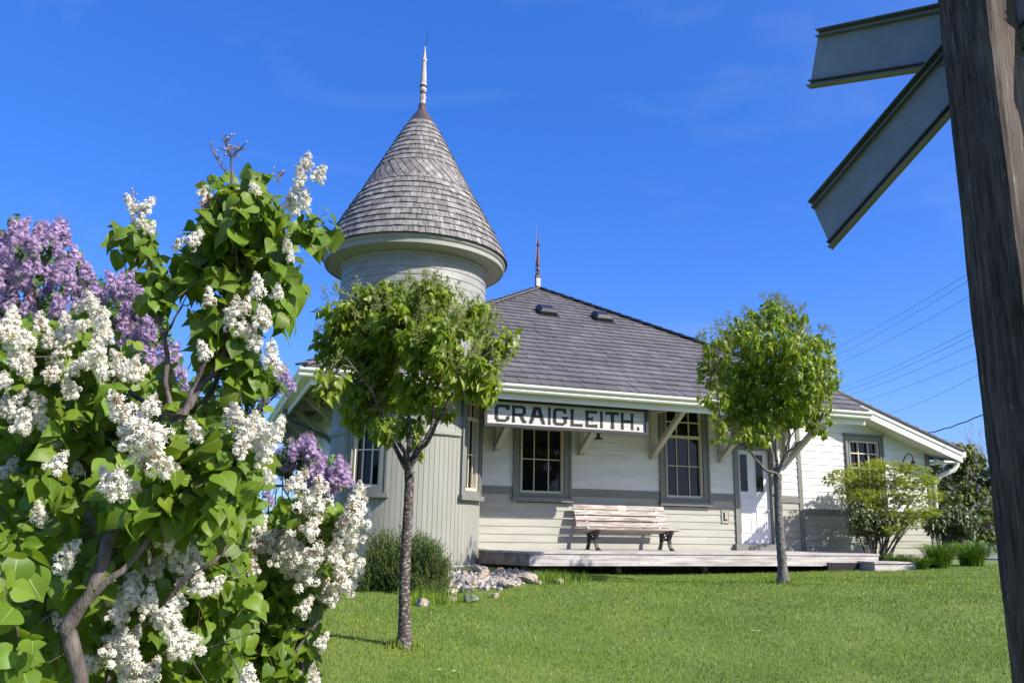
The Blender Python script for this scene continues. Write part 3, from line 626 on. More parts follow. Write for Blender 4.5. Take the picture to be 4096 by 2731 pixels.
mb = MB(); mb.lathe(TC, [(TR, 4.80), (TR+0.03, 4.81), (TR+0.045, 4.835), (TR+0.03, 4.865), (TR+0.03, 4.875), (1.735, 4.918), (1.742, 4.905), (1.765, 4.905), (1.765, 4.985), (1.785, 5.0), (1.80, 5.02), (1.80, 5.065), (1.81, 5.07)], 96)
mb.build('cornice', M['board'], turret)
CZ = [5.07, 5.28, 5.60, 6.01, 6.40, 6.80, 7.18, 7.65, 8.11]; CRr = [1.822, 1.755, 1.600, 1.385, 1.167, 0.958, 0.760, 0.515, 0.272]
rc = lambda z: float(np.interp(z, CZ, CRr))
mb = MB(); mb.use('slateedge'); mb.lathe(TC, [(1.80, 5.066), (1.842, 5.066), (1.842, 5.082), (1.82, 5.085)], 96); mb.lathe(TC, [(rc(z)-0.006, z) for z in CZ], 72); mb.use('cedar')
rg = random.Random(4)
ring_shingles(mb, 5.075, 6.44, 10, rc, (0.09, 0.12, 0.15, 0.19), rg, lip=0.030, gap=0.009, jz=0.006, jr=0.006)
ring_diamonds(mb, 6.44, 6.96, 4, rc, 44, rg, lip=0.026)
ring_shingles(mb, 6.94, 8.10, 9, rc, (0.08, 0.11, 0.14), rg, lip=0.027, gap=0.008, jz=0.005, jr=0.005)
troof = mb.build('turret_roof', parent=turret); fixnormals(troof)
mb = MB(); mb.lathe(TC, [(0.300, 8.085), (0.285, 8.10), (0.21, 8.23), (0.145, 8.34), (0.095, 8.41), (0.080, 8.44), (0.074, 8.56), (0.05, 8.57)], 32); mb.build('metal_cap', M['capmetal'], turret, True)
mb = MB(); mb.use('oldwood'); mb.lathe(TC, [(0.062, 8.57), (0.060, 8.64), (0.072, 8.70), (0.072, 8.735), (0.055, 8.76), (0.066, 8.79), (0.042, 8.815), (0.055, 8.83), (0.078, 8.875), (0.070, 8.93), (0.046, 8.955), (0.072, 8.975), (0.074, 9.02), (0.066, 9.05), (0.043, 9.50), (0.040, 9.54), (0.058, 9.56), (0.058, 9.60), (0.034, 9.62), (0.034, 9.65), (0.012, 9.92), (0, 9.93)], 10)
mb.use('black'); tq = TC; mb.lathe(TC, [(0.074, 8.955), (0.077, 8.97), (0.074, 8.985)], 12); mb.lathe(TC, [(0.066, 8.80), (0.05, 8.815), (0.06, 8.828)], 12)
mb.tube([TC+Vector((0.01, 0, 9.9)), TC+Vector((0.035, 0, 10.12)), TC+Vector((0.05, 0, 10.33))], [0.008, 0.006, 0.003], 5)
mb.build('turret_finial', parent=turret)
# ------------------------------------------------------------------ ray on the ground
def hit(u, v):
    d = ray(u, v); t = 3.0
    for _ in range(400):
        p = d*t
        if p.z+EYE < gz(p.x, p.y): break
        t += 0.05
    return Vector((p.x, p.y, gz(p.x, p.y)))
# ------------------------------------------------------------------ deck and step
DZ = -0.432
def dleft(o): return 4.93 if o < 0.75 else 4.70+(o-0.75)*0.64
deck = thing('wooden_deck', H(9, 0.9, -0.78), 'long low weathered wooden deck along the front wall of the station', 'deck', rz=RZ)
mb = MB(); o = 0.045
while o < 1.70:
    b = min(o+0.137, 1.735); s = 4.6; e = 13.02
    cuts = [s]+sorted(rnd.uniform(s+1, e-1) for _ in range(2))+[e]
    for i in range(3):
        l0, l1 = (dleft(o)-0.03, dleft(b)-0.03) if i == 0 else (cuts[i], cuts[i]); z1 = DZ+rnd.uniform(-0.001, 0.001); z0 = DZ-0.035; x1 = cuts[i+1]-0.003; c = b-0.004
        mb.hexa([H(l1, c, z0), H(x1, c, z0), H(x1, o, z0), H(l0, o, z0), H(l1, c, z1), H(x1, c, z1), H(x1, o, z1), H(l0, o, z1)])
    o += 0.14
mb.build('deck_boards', M['deck'], deck)
for a, b in ((5.33, 8.02), (8.023, 11.4), (11.403, 13.0)):
    mb = MB(); mb.use('deck'); mb.hbox(a, b, 1.66, 1.70, DZ-0.036-0.205, DZ-0.036)
    mb.use('bgap'); x = a+0.1
    while x < b-0.05:
        for z in (DZ-0.075, DZ-0.195): mb.lathe(H(x, 1.70, z), [(0, 0)], 3) if False else mb.hbox(x-0.006, x+0.006, 1.7005, 1.702, z-0.006, z+0.006)
        x += rnd.choice((0.12, 0.28, 0.15, 0.33))
    mb.build('fascia_board', parent=deck)
mb = MB(); mb.beam(H(4.72, 0.76, DZ-0.138), H(5.32, 1.685, DZ-0.138), 0.035, 0.203); mb.build('fascia_board', M['newdeck'], deck)['label'] = 'tan angled fascia board at the turret end'
mb = MB(); mb.hbox(12.962, 12.998, 0.05, 1.658, DZ-0.24, DZ-0.037); mb.build('fascia_board', M['deck'], deck)
for s in (5.5, 7.4, 9.3, 11.2, 12.8):
    mb = MB(); mb.hbox(s-0.05, s+0.05, 0.95, 1.05, -1.1, DZ-0.036); mb.build('post', M['deck'], deck)
mb = MB(); mb.hbox(5.35, 12.95, 1.2, 1.24, DZ-0.22, DZ-0.037); mb.build('joist', M['bgap'], deck)
step = thing('wooden_step', H(13.0, 2.0, -0.76), 'low wooden step at the right end of the deck beside the grass clumps', 'step', rz=RZ)
mb = MB(); mb.hbox(12.40, 13.58, 1.74, 1.97, -0.60, -0.568); mb.hbox(12.40, 13.58, 1.975, 2.21, -0.60, -0.568); mb.build('tread', M['deck'], step)
mb = MB(); mb.hbox(12.43, 13.55, 2.15, 2.185, -0.95, -0.601); mb.hbox(12.43, 12.46, 1.75, 2.149, -0.95, -0.602); mb.build('riser', M['deck'], step)
mb = MB()
for k in range(9): mb.hbox(11.64+0.087*k, 11.72+0.087*k, 1.75, 1.79, -1.0, -0.605)
sk = mb.build('slatted_skirt', M['bgap'], step)

# ------------------------------------------------------------------ bench
bench = thing('park_bench', H(7.88, 0.5, DZ), 'weathered slatted wooden bench with black iron legs against the station wall', 'bench', rz=RZ)
mb = MB(); pts = [(0.315, -0.02), (0.278, 0.10), (0.232, 0.21), (0.178, 0.32), (0.125, 0.43)]
for i in range(4):
    (o0, z0), (o1, z1) = pts[i], pts[i+1]; f = 0.2
    a0, b0, a1, b1 = o0+(o1-o0)*f, z0+(z1-z0)*f, o1-(o1-o0)*f*0, z1-(z1-z0)*f*0.2
    n = (0.026, 0.012)
    mb.hexa([H(6.85, a0+n[0], b0+n[1]), H(8.91, a0+n[0], b0+n[1]), H(8.91, a0, b0), H(6.85, a0, b0), H(6.85, a1+n[0], b1+n[1]), H(8.91, a1+n[0], b1+n[1]), H(8.91, a1, b1), H(6.85, a1, b1)])
mb.build('backrest', M['bench'], bench)
mb = MB(); o = 0.36
for i in range(4):
    z = -0.085+(o-0.36)*0.17
    mb.hexa([H(6.86, o+0.108, z-0.032+0.018), H(8.90, o+0.108, z-0.032+0.018), H(8.90, o, z-0.032), H(6.86, o, z-0.032), H(6.86, o+0.108, z+0.018), H(8.90, o+0.108, z+0.018), H(8.90, o, z), H(6.86, o, z)]); o += 0.118
mb.build('seat', M['bench'], bench)
def flatbar(mb, s, pts, ws, t):
    n = len(pts); vs = []
    for i, (o, z) in enumerate(pts):
        a = Vector(pts[max(i-1, 0)]); b = Vector(pts[min(i+1, n-1)]); d = (b-a).normalized(); x, y = -d.y*ws[i]/2, d.x*ws[i]/2
        vs += [H(s-t/2, o+x, z+y), H(s+t/2, o+x, z+y), H(s+t/2, o-x, z-y), H(s-t/2, o-x, z-y)]
    fs = [(3, 2, 1, 0), (4*n-4, 4*n-3, 4*n-2, 4*n-1)]
    for i in range(n-1):
        for k in range(4): fs.append((4*i+k, 4*i+(k+1) % 4, 4*i+4+(k+1) % 4, 4*i+4+k))
    mb.add(vs, fs)
for s in (7.10, 8.72):
    mb = MB()
    flatbar(mb, s, [(0.80, -0.062), (0.73, -0.12), (0.675, -0.22), (0.69, -0.32), (0.745, -0.40), (0.80, DZ+0.012)], [0.05, 0.06, 0.055, 0.05, 0.045, 0.05], 0.06)
    flatbar(mb, s, [(0.14, 0.40), (0.22, 0.2), (0.30, 0.0), (0.35, -0.12), (0.37, -0.22), (0.36, -0.32), (0.30, DZ+0.012)], [0.035, 0.04, 0.05, 0.055, 0.05, 0.05, 0.06], 0.055)
    flatbar(mb, s, [(0.34, -0.115), (0.56, -0.09), (0.80, -0.045)], [0.03, 0.03, 0.03], 0.05)
    flatbar(mb, s, [(0.37, -0.28), (0.44, -0.24), (0.53, -0.225), (0.62, -0.24), (0.69, -0.28)], [0.026]*5, 0.04)
    flatbar(mb, s, [(0.53+0.085*math.cos(a*math.pi/6), -0.155+0.06*math.sin(a*math.pi/6)) for a in range(13)], [0.016]*13, 0.03)
    flatbar(mb, s, [(0.46, -0.2), (0.53, -0.155), (0.60, -0.11)], [0.014]*3, 0.025)
    for o in (0.30, 0.80): mb.hbox(s-0.045, s+0.045, o-0.05, o+0.05, DZ, DZ+0.012)
    fixnormals(mb.build('leg', M['black'], bench))
mb = MB(); mb.hexa([H(7.83, 0.172, 0.352), H(8.0, 0.172, 0.352), H(8.0, 0.17, 0.35), H(7.83, 0.17, 0.35), H(7.83, 0.178, 0.352), H(8.0, 0.178, 0.352), H(8.0, 0.17, 0.352), H(7.83, 0.17, 0.352)]) if False else None
def bk(s, z, d): t = (z-0.32)/0.11; return H(s, 0.178-0.053*t+0.026+d, z+0.012+d*0.3)
mb.hexa([bk(7.84, 0.345, 0.006), bk(8.02, 0.345, 0.006), bk(8.02, 0.345, 0.002), bk(7.84, 0.345, 0.002), bk(7.84, 0.415, 0.006), bk(8.02, 0.415, 0.006), bk(8.02, 0.415, 0.002), bk(7.84, 0.415, 0.002)])
mb.build('plaque', M['brass'], bench)

# ------------------------------------------------------------------ station sign
sign = thing('station_sign', H(6.155, 1.5, 1.725), 'long white board sign in a dark frame lettered CRAIGLEITH hanging under the eave', 'sign', rz=RZ)
S0, S1, Z0, Z1 = 4.50, 7.81, 1.725, 2.237
mb = MB(); fw = 0.055
mb.hbox(S0, S1, 1.45, 1.545, Z0, Z0+fw); mb.hbox(S0, S1, 1.45, 1.545, Z1-fw, Z1); mb.hbox(S0, S0+fw, 1.45, 1.543, Z0+fw, Z1-fw); mb.hbox(S1-fw, S1, 1.45, 1.543, Z0+fw, Z1-fw)
mb.build('frame', M['signframe'], sign)
mb = MB()
for a, b in ((Z0+fw, 1.870), (1.8715, 1.990), (1.993, Z1-fw)): mb.hbox(S0+fw, S1-fw, 1.46, 1.50+rnd.uniform(-0.001, 0.001), a, b)
mb.use('cream'); mb.use('signwhite'); mb.hbox(S0+fw, S1-fw, 1.501, 1.515, Z0+fw, Z0+fw+0.012)
mb.mats = []; mb.m = [0]*len(mb.m); mb.build('board', M['signwhite'], sign)
LZ, LH = 1.817, 0.315
def rect(a, b, c, d, fl=0.0):        # flared upright
    return [(a-fl, c), (b+fl, c), (b, c+0.16), (b, d-0.16), (b+fl, d), (a-fl, d), (a, d-0.16), (a, c+0.16)] if fl else [(a, c), (b, c), (b, d), (a, d)]
C_ = [(0, .17), (.15, 0), (.72, 0), (1, .15), (1, .42), (.76, .30), (.76, .20), (.70, .155), (.30, .155), (.23, .22), (.23, .78), (.30, .845), (.74, .845), (.78, .70), (1, .70), (1, 1), (.15, 1), (0, .83)]
G_ = [(0, .17), (.15, 0), (.70, 0), (.94, .17), (.94, .38), (1, .42), (1, .53), (.62, .53), (.62, .40), (.71, .37), (.71, .21), (.66, .155), (.30, .155), (.22, .22), (.22, .78), (.30, .845), (.68, .845), (.72, .70), (.90, .70), (.90, 1), (.15, 1), (0, .83)]
E_ = [(0, 0), (1, 0), (.97, .21), (.30, .155), (.27, .19), (.27, .43), (.52, .43), (.54, .37), (.62, .37), (.62, .66), (.54, .66), (.52, .58), (.27, .58), (.27, .845), (.95, .83), (1, 1), (0, 1), (.035, .8), (.035, .2)]
L_ = [(0, 0), (1, 0), (1, .23), (.93, .17), (.30, .155), (.27, .19), (.27, .8), (.31, 1), (-.02, 1), (.03, .8), (.03, .2)]
T_ = [(.36, 0), (.68, 0), (.64, .2), (.64, .84), (.93, .83), (1, .78), (1, 1), (0, 1), (0, .78), (.07, .83), (.40, .84), (.40, .2)]
H_ = [(0, 0), (.25, 0), (.225, .2), (.225, .42), (.775, .42), (.775, .2), (.75, 0), (1, 0), (.975, .2), (.975, .8), (1, 1), (.75, 1), (.775, .8), (.775, .58), (.225, .58), (.225, .8), (.25, 1), (0, 1), (.025, .8), (.025, .2)]
A1 = [(0, 0), (.20, 0), (.36, .36), (.64, .36), (.80, 0), (1, 0), (.70, 1), (.28, 1)]
R_ = [(0, 0), (.24, 0), (.215, .2), (.215, .385), (.50, .385), (.72, .02), (1, 0), (1, .15), (.92, .15), (.76, .42), (.96, .56), (.96, .86), (.82, 1), (0, 1), (.02, .8), (.02, .2)]
I_ = [(0, 0), (1, 0), (.90, .2), (.90, .8), (1, 1), (0, 1), (.10, .8), (.10, .2)]
glyphs = [(C_, 4.702, 4.987), (R_, 5.030, 5.315), (A1, 5.362, 5.688), (I_, 5.737, 5.797), (G_, 5.838, 6.138), (L_, 6.187, 6.441), (E_, 6.491, 6.749), (I_, 6.797, 6.862), (T_, 6.912, 7.198), (H_, 7.235, 7.513)]
def holes(name):
    return {'R': [[(.215, .54), (.66, .54), (.735, .60), (.735, .80), (.66, .85), (.215, .85)]], 'A': [[(.41, .50), (.585, .50), (.51, .84), (.49, .84)]]}.get(name, [])
def glyph(poly, hl, s0, s1, z0, h, d0, d1):
    bm = bmesh.new(); w = s1-s0; es = []
    for lp in [poly]+hl:
        vs = [bm.verts.new((s0+x*w, z0+y*h, 0)) for x, y in lp]
        es += [bm.edges.new((vs[i-1], vs[i])) for i in range(len(vs))]
    bmesh.ops.triangle_fill(bm, use_beauty=True, use_dissolve=False, edges=es)
    bm.verts.index_update(); V = [(v.co.x, v.co.y) for v in bm.verts]; F = [[v.index for v in f.verts] for f in bm.faces]
    bd = [[v.index for v in e.verts] for e in bm.edges if len(e.link_faces) == 1]; bm.free()
    mb = MB(); n = len(V)
    mb.add([H(x, d1, y) for x, y in V]+[H(x, d0, y) for x, y in V], [tuple(f) for f in F]+[tuple(n+i for i in f[::-1]) for f in F]+[(a, b, n+b, n+a) for a, b in bd])
    return mb
for k, (g, a, b) in enumerate(glyphs):
    nm = 'CRAIGLEITH'[k]
    fixnormals(glyph(g, holes(nm), a, b, LZ, LH, 1.496, 1.504).build('letter', M['letter'], sign))
mb = MB(); mb.hbox(7.578, 7.634, 1.496, 1.504, LZ, LZ+0.062); mb.build('full_stop', M['letter'], sign)
for s in (4.907, 7.379):
    mb = MB(); mb.tube([H(s, 1.48, Z1), H(s, 1.48, 2.30)], 0.006, 6); mb.tube([H(s+0.016*math.cos(a), 1.48, 2.30+0.022+0.022*math.sin(a)) for a in [k*math.pi/5 for k in range(11)]], 0.005, 5); mb.tube([H(s, 1.48, 2.34), H(s, 1.48, 2.585)], 0.005, 5)
    mb.build('hanger', M['black'], sign)

# ------------------------------------------------------------------ crossing sign on its timber post
TH4 = R(50)
e1 = Vector((math.cos(TH4), -math.sin(TH4), 0)); e2 = Vector((math.sin(TH4), math.cos(TH4), 0))
pa = at(2266, 1070, 2.50); pg = gz(pa.x, pa.y)
cross = thing('railway_crossing_sign', (pa.x, pa.y, pg), 'back of a crossbuck sign bolted to a square dark weathered timber post', 'crossing sign')
PK_ = 0.163/0.205
rgp = random.Random(5); mb = MB(); nz = 60; ring = []
zs_ = [pg-0.3+(4.2)*i/nz for i in range(nz+1)]
PD_ = 0.30/0.205
prof = [(x*PK_, y*PD_) for x, y in [(0.012, 0), (0.05, -0.001), (0.1, 0.001), (0.15, -0.001), (0.193, 0), (0.205, 0.012), (0.206, 0.05), (0.204, 0.1), (0.206, 0.15), (0.205, 0.193), (0.193, 0.205), (0.1, 0.205), (0.012, 0.205), (0, 0.193), (0.001, 0.1), (0, 0.012)]]
off = [[0, 0] for _ in prof]; vs = []
for i, z in enumerate(zs_):
    for k, (x, y) in enumerate(prof):
        off[k][0] = off[k][0]*0.7+rgp.gauss(0, 0.0011); off[k][1] = off[k][1]*0.7+rgp.gauss(0, 0.0011)
        p = pa+e1*(x+off[k][0])+e2*(y+off[k][1]); vs.append((p.x, p.y, z))
n = len(prof); mb.add(vs, [(i*n+k, i*n+(k+1) % n, (i+1)*n+(k+1) % n, (i+1)*n+k) for i in range(nz) for k in range(n)]+[tuple(range(nz*n, nz*n+n))])
fixnormals(mb.build('post', M['pole'], cross))
nb = -e2
def onplane(u, v, off):
    d = ray(u, v); q = pa+e2*off-Vector((0, 0, EYE)); t = q.dot(e2)/d.dot(e2); p = d*t
    w = p-(pa+e2*off-Vector((0, 0, EYE))); return w.dot(e1), p.z+EYE
def blade(tl, bl, tr_, br_, off):
    A = Vector(onplane(*tl, off)); B = Vector(onplane(*bl, off)); C2 = Vector(onplane(*tr_, off)); D2 = Vector(onplane(*br_, off))
    m0 = (A+B)/2; m1 = (C2+D2)/2; d = (m1-m0).normalized(); nrm = Vector((-d.y, d.x)); w = abs((A-B).dot(nrm))
    Lb = (m1-m0).length+0.75
    ta = (A-m0).dot(d); tb = (B-m0).dot(d)
    def P(t, x, dep): q = m0+d*t+nrm*x; return Vector((pa.x, pa.y, 0))+e1*q.x+e2*(off-dep)+Vector((0, 0, q.y))
    mb = MB(); mb.use('alu'); h = w/2
    def bar(t0f, x0, x1, d0, d1):
        s0, s1 = t0f(x0), t0f(x1)
        mb.hexa([P(s0, x0, d0), P(Lb, x0, d0), P(Lb, x1, d0), P(s1, x1, d0), P(s0, x0, d1), P(Lb, x0, d1), P(Lb, x1, d1), P(s1, x1, d1)])
    f = lambda x: ta+(tb-ta)*(h-x)/w
    bar(f, -h, h, -0.003, 0.003)
    mb.use('aludark')
    for sgn in (-1, 1):
        for xx, hh in ((h-0.002, 0.034), (h-0.027, 0.026)):
            x0, x1 = sorted((sgn*xx, sgn*(xx-0.005))); bar(lambda x, g=f: g(x)-0.0, x0, x1, 0.0031, hh)
    mb.use('alu')
    if tl[1] > 300:
        for x in (-0.012, 0.014): bar(lambda x_: 0.12, x, x+0.0025, 0.0031, 0.0036)
    return fixnormals(mb.build('blade', parent=cross))
blade((1882, 73), (1860, 205), (2155, 11), (2155, 166), 0.335)
blade((1864, 467), (1912, 574), (2168, 115), (2190, 258), 0.312)
mb = MB()
for x in (0.08, 0.13): mb.tube([pa+e1*x+e2*0.30+Vector((0, 0, onplane(2297, 57, 0.2)[1]-pa.z)), pa+e1*x+e2*0.37+Vector((0, 0, onplane(2297, 57, 0.2)[1]-pa.z))], 0.01, 8)
mb.build('bolt', M['galv'], cross)

# ------------------------------------------------------------------ rocks
def rock(p, sz, mt, seed, label, flat=0.7, group='stones along the garden edge'):
    rg = random.Random(seed); bm = bmesh.new(); bmesh.ops.create_icosphere(bm, subdivisions=3, radius=1.0)
    cuts = [(Vector((rg.gauss(0, 1), rg.gauss(0, 1), rg.gauss(0, 1))).normalized(), rg.uniform(0.55, 0.9)) for _ in range(9)]
    ax = (rg.uniform(0.8, 1.25), rg.uniform(0.7, 1.0), flat*rg.uniform(0.8, 1.1))
    for v in bm.verts:
        for n_, c_ in cuts:
            k = v.co.dot(n_)-c_
            if k > 0: v.co -= n_*k
        v.co *= 1+rg.uniform(-0.035, 0.035); v.co = Vector((v.co.x*ax[0], v.co.y*ax[1], v.co.z*ax[2]))*sz/2
    me = bpy.data.meshes.new('rock'); bm.to_mesh(me); bm.free(); me.materials.append(M[mt])
    o = bpy.data.objects.new('rock', me); COL.objects.link(o); o.location = p+Vector((0, 0, sz*0.26*flat)); o.rotation_euler = (0, 0, rg.uniform(0, 6))
    return tag(o, label, 'rock', group)
RK = [(1040, 530, 95, 'rock', 'pale stone touching the juniper below the turret base'), (1125, 500, 60, 'rock', 'small pale stone against the white foundation strip of the turret'), (1190, 540, 70, 'pinkrock', 'flat reddish stone below the turret foundation strip'),
      (1335, 525, 145, 'rock', 'broad rough pale stone at the corner of the turret'), (1500, 535, 100, 'pinkrock', 'flat reddish stone in front of the shaded deck corner'), (1580, 527, 75, 'greyrock', 'grey stone in the shade under the deck corner'),
      (1690, 535, 80, 'greyrock', 'dark grey stone farthest right in the deck shade'), (1460, 605, 68, 'rock', 'upright rounded tan stone in the middle of the stone pile'), (1190, 620, 110, 'greyrock', 'large grey stone leaning beside the juniper'),
      (1300, 620, 78, 'rock', 'blocky tan stone next to the large grey stone'), (1245, 605, 55, 'rock', 'narrow cream stone pressed against the large grey stone'), (1550, 645, 125, 'rock', 'big rounded pinkish white stone at the lawn edge'),
      (1730, 602, 165, 'rock', 'long rough pale stone on the right of the pile'), (1600, 570, 85, 'rock', 'flat cream stone above the big rounded one'), (1820, 612, 65, 'rock', 'small flat stone at the right tip of the pile'),
      (1912, 585, 45, 'rock', 'little pointed stone in the grass near the deck'), (2000, 605, 78, 'rock', 'lone pale stone in the lawn farthest right'), (1212, 685, 105, 'greyrock', 'broad bluish grey stone low in the pile'),
      (1250, 762, 112, 'greyrock', 'rounded grey boulder alone in the grass in front of the pile'), (1450, 728, 78, 'rock', 'small tan stone in the grass right of the grey boulder'), (1370, 665, 65, 'rock', 'small pale stone with weeds around it'),
      (1085, 705, 92, 'rock', 'crumbled cream stone beneath the juniper edge'), (1112, 738, 62, 'rock', 'small cream stone stacked below the crumbled one'), (1085, 768, 88, 'rock', 'flat whitish stone in the grass left of the grey boulder'),
      (845, 798, 115, 'rock', 'flat white stone in the grass under the juniper near the tree trunk'), (1345, 560, 95, 'pinkrock', 'thin tan slab lying across the top of the pile'), (1405, 625, 55, 'rock', 'wedge shaped stone between the blocky and the upright ones'),
      (1655, 602, 75, 'rock', 'brownish stone left of the long rough one'), (1125, 570, 68, 'greyrock', 'purplish grey stone half hidden by juniper twigs'), (1495, 668, 66, 'greyrock', 'flat grey stone at the foot of the big rounded one')]
for i, (X, Y, w, mt, lb) in enumerate(RK):
    u, v = (1300+X/2.138)/1.7415, (2050+Y/2.138)/1.7415; p = hit(u, v); d = p.y
    rock(p, w/2.138*d/3260*1.18, mt, 100+i, lb)
for i, (u, v, w, lb) in enumerate(((565, 1556, 70, 'white edging stone below the lilac at the bottom of the lawn'), (615, 1568, 50, 'small white edging stone beside the lawn under lilac twigs'))):
    p = hit(u, v); rock(p, w*p.y/1872, 'found', 300+i, lb, 0.6)
rg = random.Random(77); mb = MB()
for k in range(700):
    X = rg.uniform(1000, 1850); Y = rg.uniform(505, 650) if X < 1650 else rg.uniform(530, 620)
    if Y > 560+(1850-X)*0.35: continue
    p = hit((1300+X/2.138)/1.7415, (2050+Y/2.138)/1.7415); r = rg.uniform(0.015, 0.085)*rg.uniform(0.5, 1)
    mb.use(rg.choice(('rock', 'rock', 'rock', 'greyrock', 'greyrock', 'pinkrock'))); q = p+Vector((0, 0, r*0.3))
    mb.add([q+Vector((r*rg.uniform(.7, 1.3), 0, 0)), q+Vector((0, r, 0)), q-Vector((r*rg.uniform(.7, 1.3), 0, 0)), q-Vector((0, r, 0)), q+Vector((r*rg.uniform(-.4, .4), r*rg.uniform(-.4, .4), r*0.8)), q-Vector((0, 0, r))], [(0, 1, 4), (1, 2, 4), (2, 3, 4), (3, 0, 4), (1, 0, 5), (2, 1, 5), (3, 2, 5), (0, 3, 5)])
tag(mb.build('gravel'), kind='stuff')

# ------------------------------------------------------------------ far right: drive, sign, bollard
ax_ = np.linspace(11.5, 24, 14); ay_ = np.linspace(23.0, 30.0, 9); mb = MB(); vs, fs = grid(ax_, ay_); vs[:, 2] += 0.03; mb.add(vs, fs); tag(mb.build('driveway', M['asphalt']), kind='structure')
p = at(2276, 1200, 26.5); g = gz(p.x, p.y); nps = thing('no_parking_sign', (p.x, p.y, g), 'small white no parking sign on a leaning steel post beside the drive', 'road sign')
mb = MB(); mb.beam(Vector((p.x+0.16, p.y, g-0.1)), p+Vector((0, 0, 0.1)), 0.06, 0.035); mb.build('post', M['galv'], nps)
def sg(x, z, d): return p+Vector((x, -0.03-d, z))
mb = MB(); mb.prism([(-.13, -.13), (.13, -.13), (.13, .13), (-.13, .13)], lambda x, y, d: sg(x, y, d), 0, 0.006); fixnormals(mb.build('panel', M['panel'], nps))
mb = MB()
ci = [(math.cos(a*math.pi/12), math.sin(a*math.pi/12)) for a in range(24)]
for i in range(24):
    a, b = ci[i], ci[(i+1) % 24]; mb.face(sg(a[0]*.07, a[1]*.07, .008), sg(b[0]*.07, b[1]*.07, .008), sg(b[0]*.1, b[1]*.1, .008), sg(a[0]*.1, a[1]*.1, .008))
mb.face(sg(-.062, .046, .0095), sg(-.046, .062, .0095), sg(.062, -.046, .0095), sg(.046, -.062, .0095)); mb.build('prohibition_ring', M['red'], nps)
mb = MB(); mb.prism([(-.03, -.045), (-.012, -.045), (-.012, .045), (-.03, .045)], lambda x, y, d: sg(x, y, d), .006, .0072)
for q in ([(-.012, .028), (.03, .028), (.02, .045), (-.012, .045)], [(-.012, -.005), (.02, -.005), (.03, .01), (-.012, .01)], [(.014, .01), (.03, .01), (.03, .028), (.014, .028)]): mb.prism(q, lambda x, y, d: sg(x, y, d), .006, .0072)
fixnormals(mb.build('letter', M['letter'], nps))
p = at(2292, 1205, 24.0); g = gz(p.x, p.y)
mb = MB(); mb.use('yellow'); mb.tube([Vector((p.x+0.10, p.y, g-0.1)), Vector((p.x, p.y, p.z))], 0.085, 14); mb.lathe(p, [(0.085, 0), (0.06, 0.03), (0, 0.04)], 14)
bol = mb.build('bollard'); tag(bol, 'leaning yellow steel bollard at the edge of the drive beside the post', 'bollard')

# ------------------------------------------------------------------ cables
W_ = [((1935, 793), (2232, 636)), ((1935, 811), (2233, 652)), ((1940, 830), (2236, 688)), ((1950, 886), (2246, 763)), ((1950, 897), (2248, 775)), ((1950, 909), (2250, 797)), ((1960, 928), (2255, 833)), ((2048, 950), (2262, 866))]
for i, (a, b) in enumerate(W_):
    p, q = at(*a, 62), at(*b, 34); d = q-p; p2 = p-d*0.9; q2 = q+d*0.6
    pts = [p2+(q2-p2)*t/24-Vector((0, 0, 1))*0.9*(1-(2*t/24-1)**2)+Vector((0, 0, 0.9*(1-(2*0.55-1)**2))) for t in range(25)]
    mb = MB(); mb.tube(pts, 0.009, 5); o = mb.build('power_line', M['wire'])
    tag(o, ['topmost thin power line in the sky left of the timber post', 'second power line from the top, paired close under the topmost', 'third power line from the top, alone between the two bundles', 'upper line of the lower bundle of power lines',
            'second line of the lower bundle of power lines', 'third line of the lower bundle of power lines', 'lowest line of the lower bundle of power lines', 'single power line running down to the wing roof'][i], 'power line', 'power lines over the station')
mb = MB(); a = at(2122, 997, 20.5); b = at(2275, 944, 19.0); d = b-a
mb.tube([a-d*0.15]+[a+d*t/12-Vector((0, 0, 0.05*math.sin(math.pi*t/12)-0.012*math.sin(t*2.2))) for t in range(13)]+[b+d*0.6], 0.013, 6)
tag(mb.build('service_cable', M['wire']), 'thick twisted service cable running from the wing roof to the right', 'cable')
for (a, b, lb) in (((2130, 1078), (2292, 1048), 'upper dark cable crossing in front of the far dark trees'), ((2130, 1110), (2292, 1078), 'lower dark cable crossing in front of the far dark trees')):
    p, q = at(*a, 29), at(*b, 26); d = q-p; mb = MB(); mb.tube([p-d*0.6+d*(2.2*t/12)-Vector((0, 0, 0.06*math.sin(math.pi*t/12))) for t in range(13)], 0.016, 5); tag(mb.build('power_line', M['wire']), lb, 'power line', 'power lines over the station')

# ------------------------------------------------------------------ iron railing left of the turret
rail = thing('iron_railing', H(0.9, -3.2, -0.8), 'black iron railing glimpsed behind the lilacs left of the turret', 'railing', rz=RZ)
def rl(t, z): return H(-0.9+3.2*t, -3.2, z)
zt, zb = (at(700, 1117, 18.0).z-EYE), (at(700, 1180, 18.0).z-EYE)
for z in (zt, zb):
    mb = MB(); mb.beam(rl(0, z), rl(1, z), 0.05, 0.05); mb.build('rail', M['black'], rail)
for t in (0.0, 0.5, 1.0):
    mb = MB(); mb.tube([rl(t, -0.95), rl(t, zt+0.05)], 0.03, 8); mb.build('post', M['black'], rail)
for k in range(1, 24):
    if k == 12: continue
    mb = MB(); mb.tube([rl(k/24, zb), rl(k/24, zt)], 0.011, 6); mb.build('baluster', M['black'], rail)
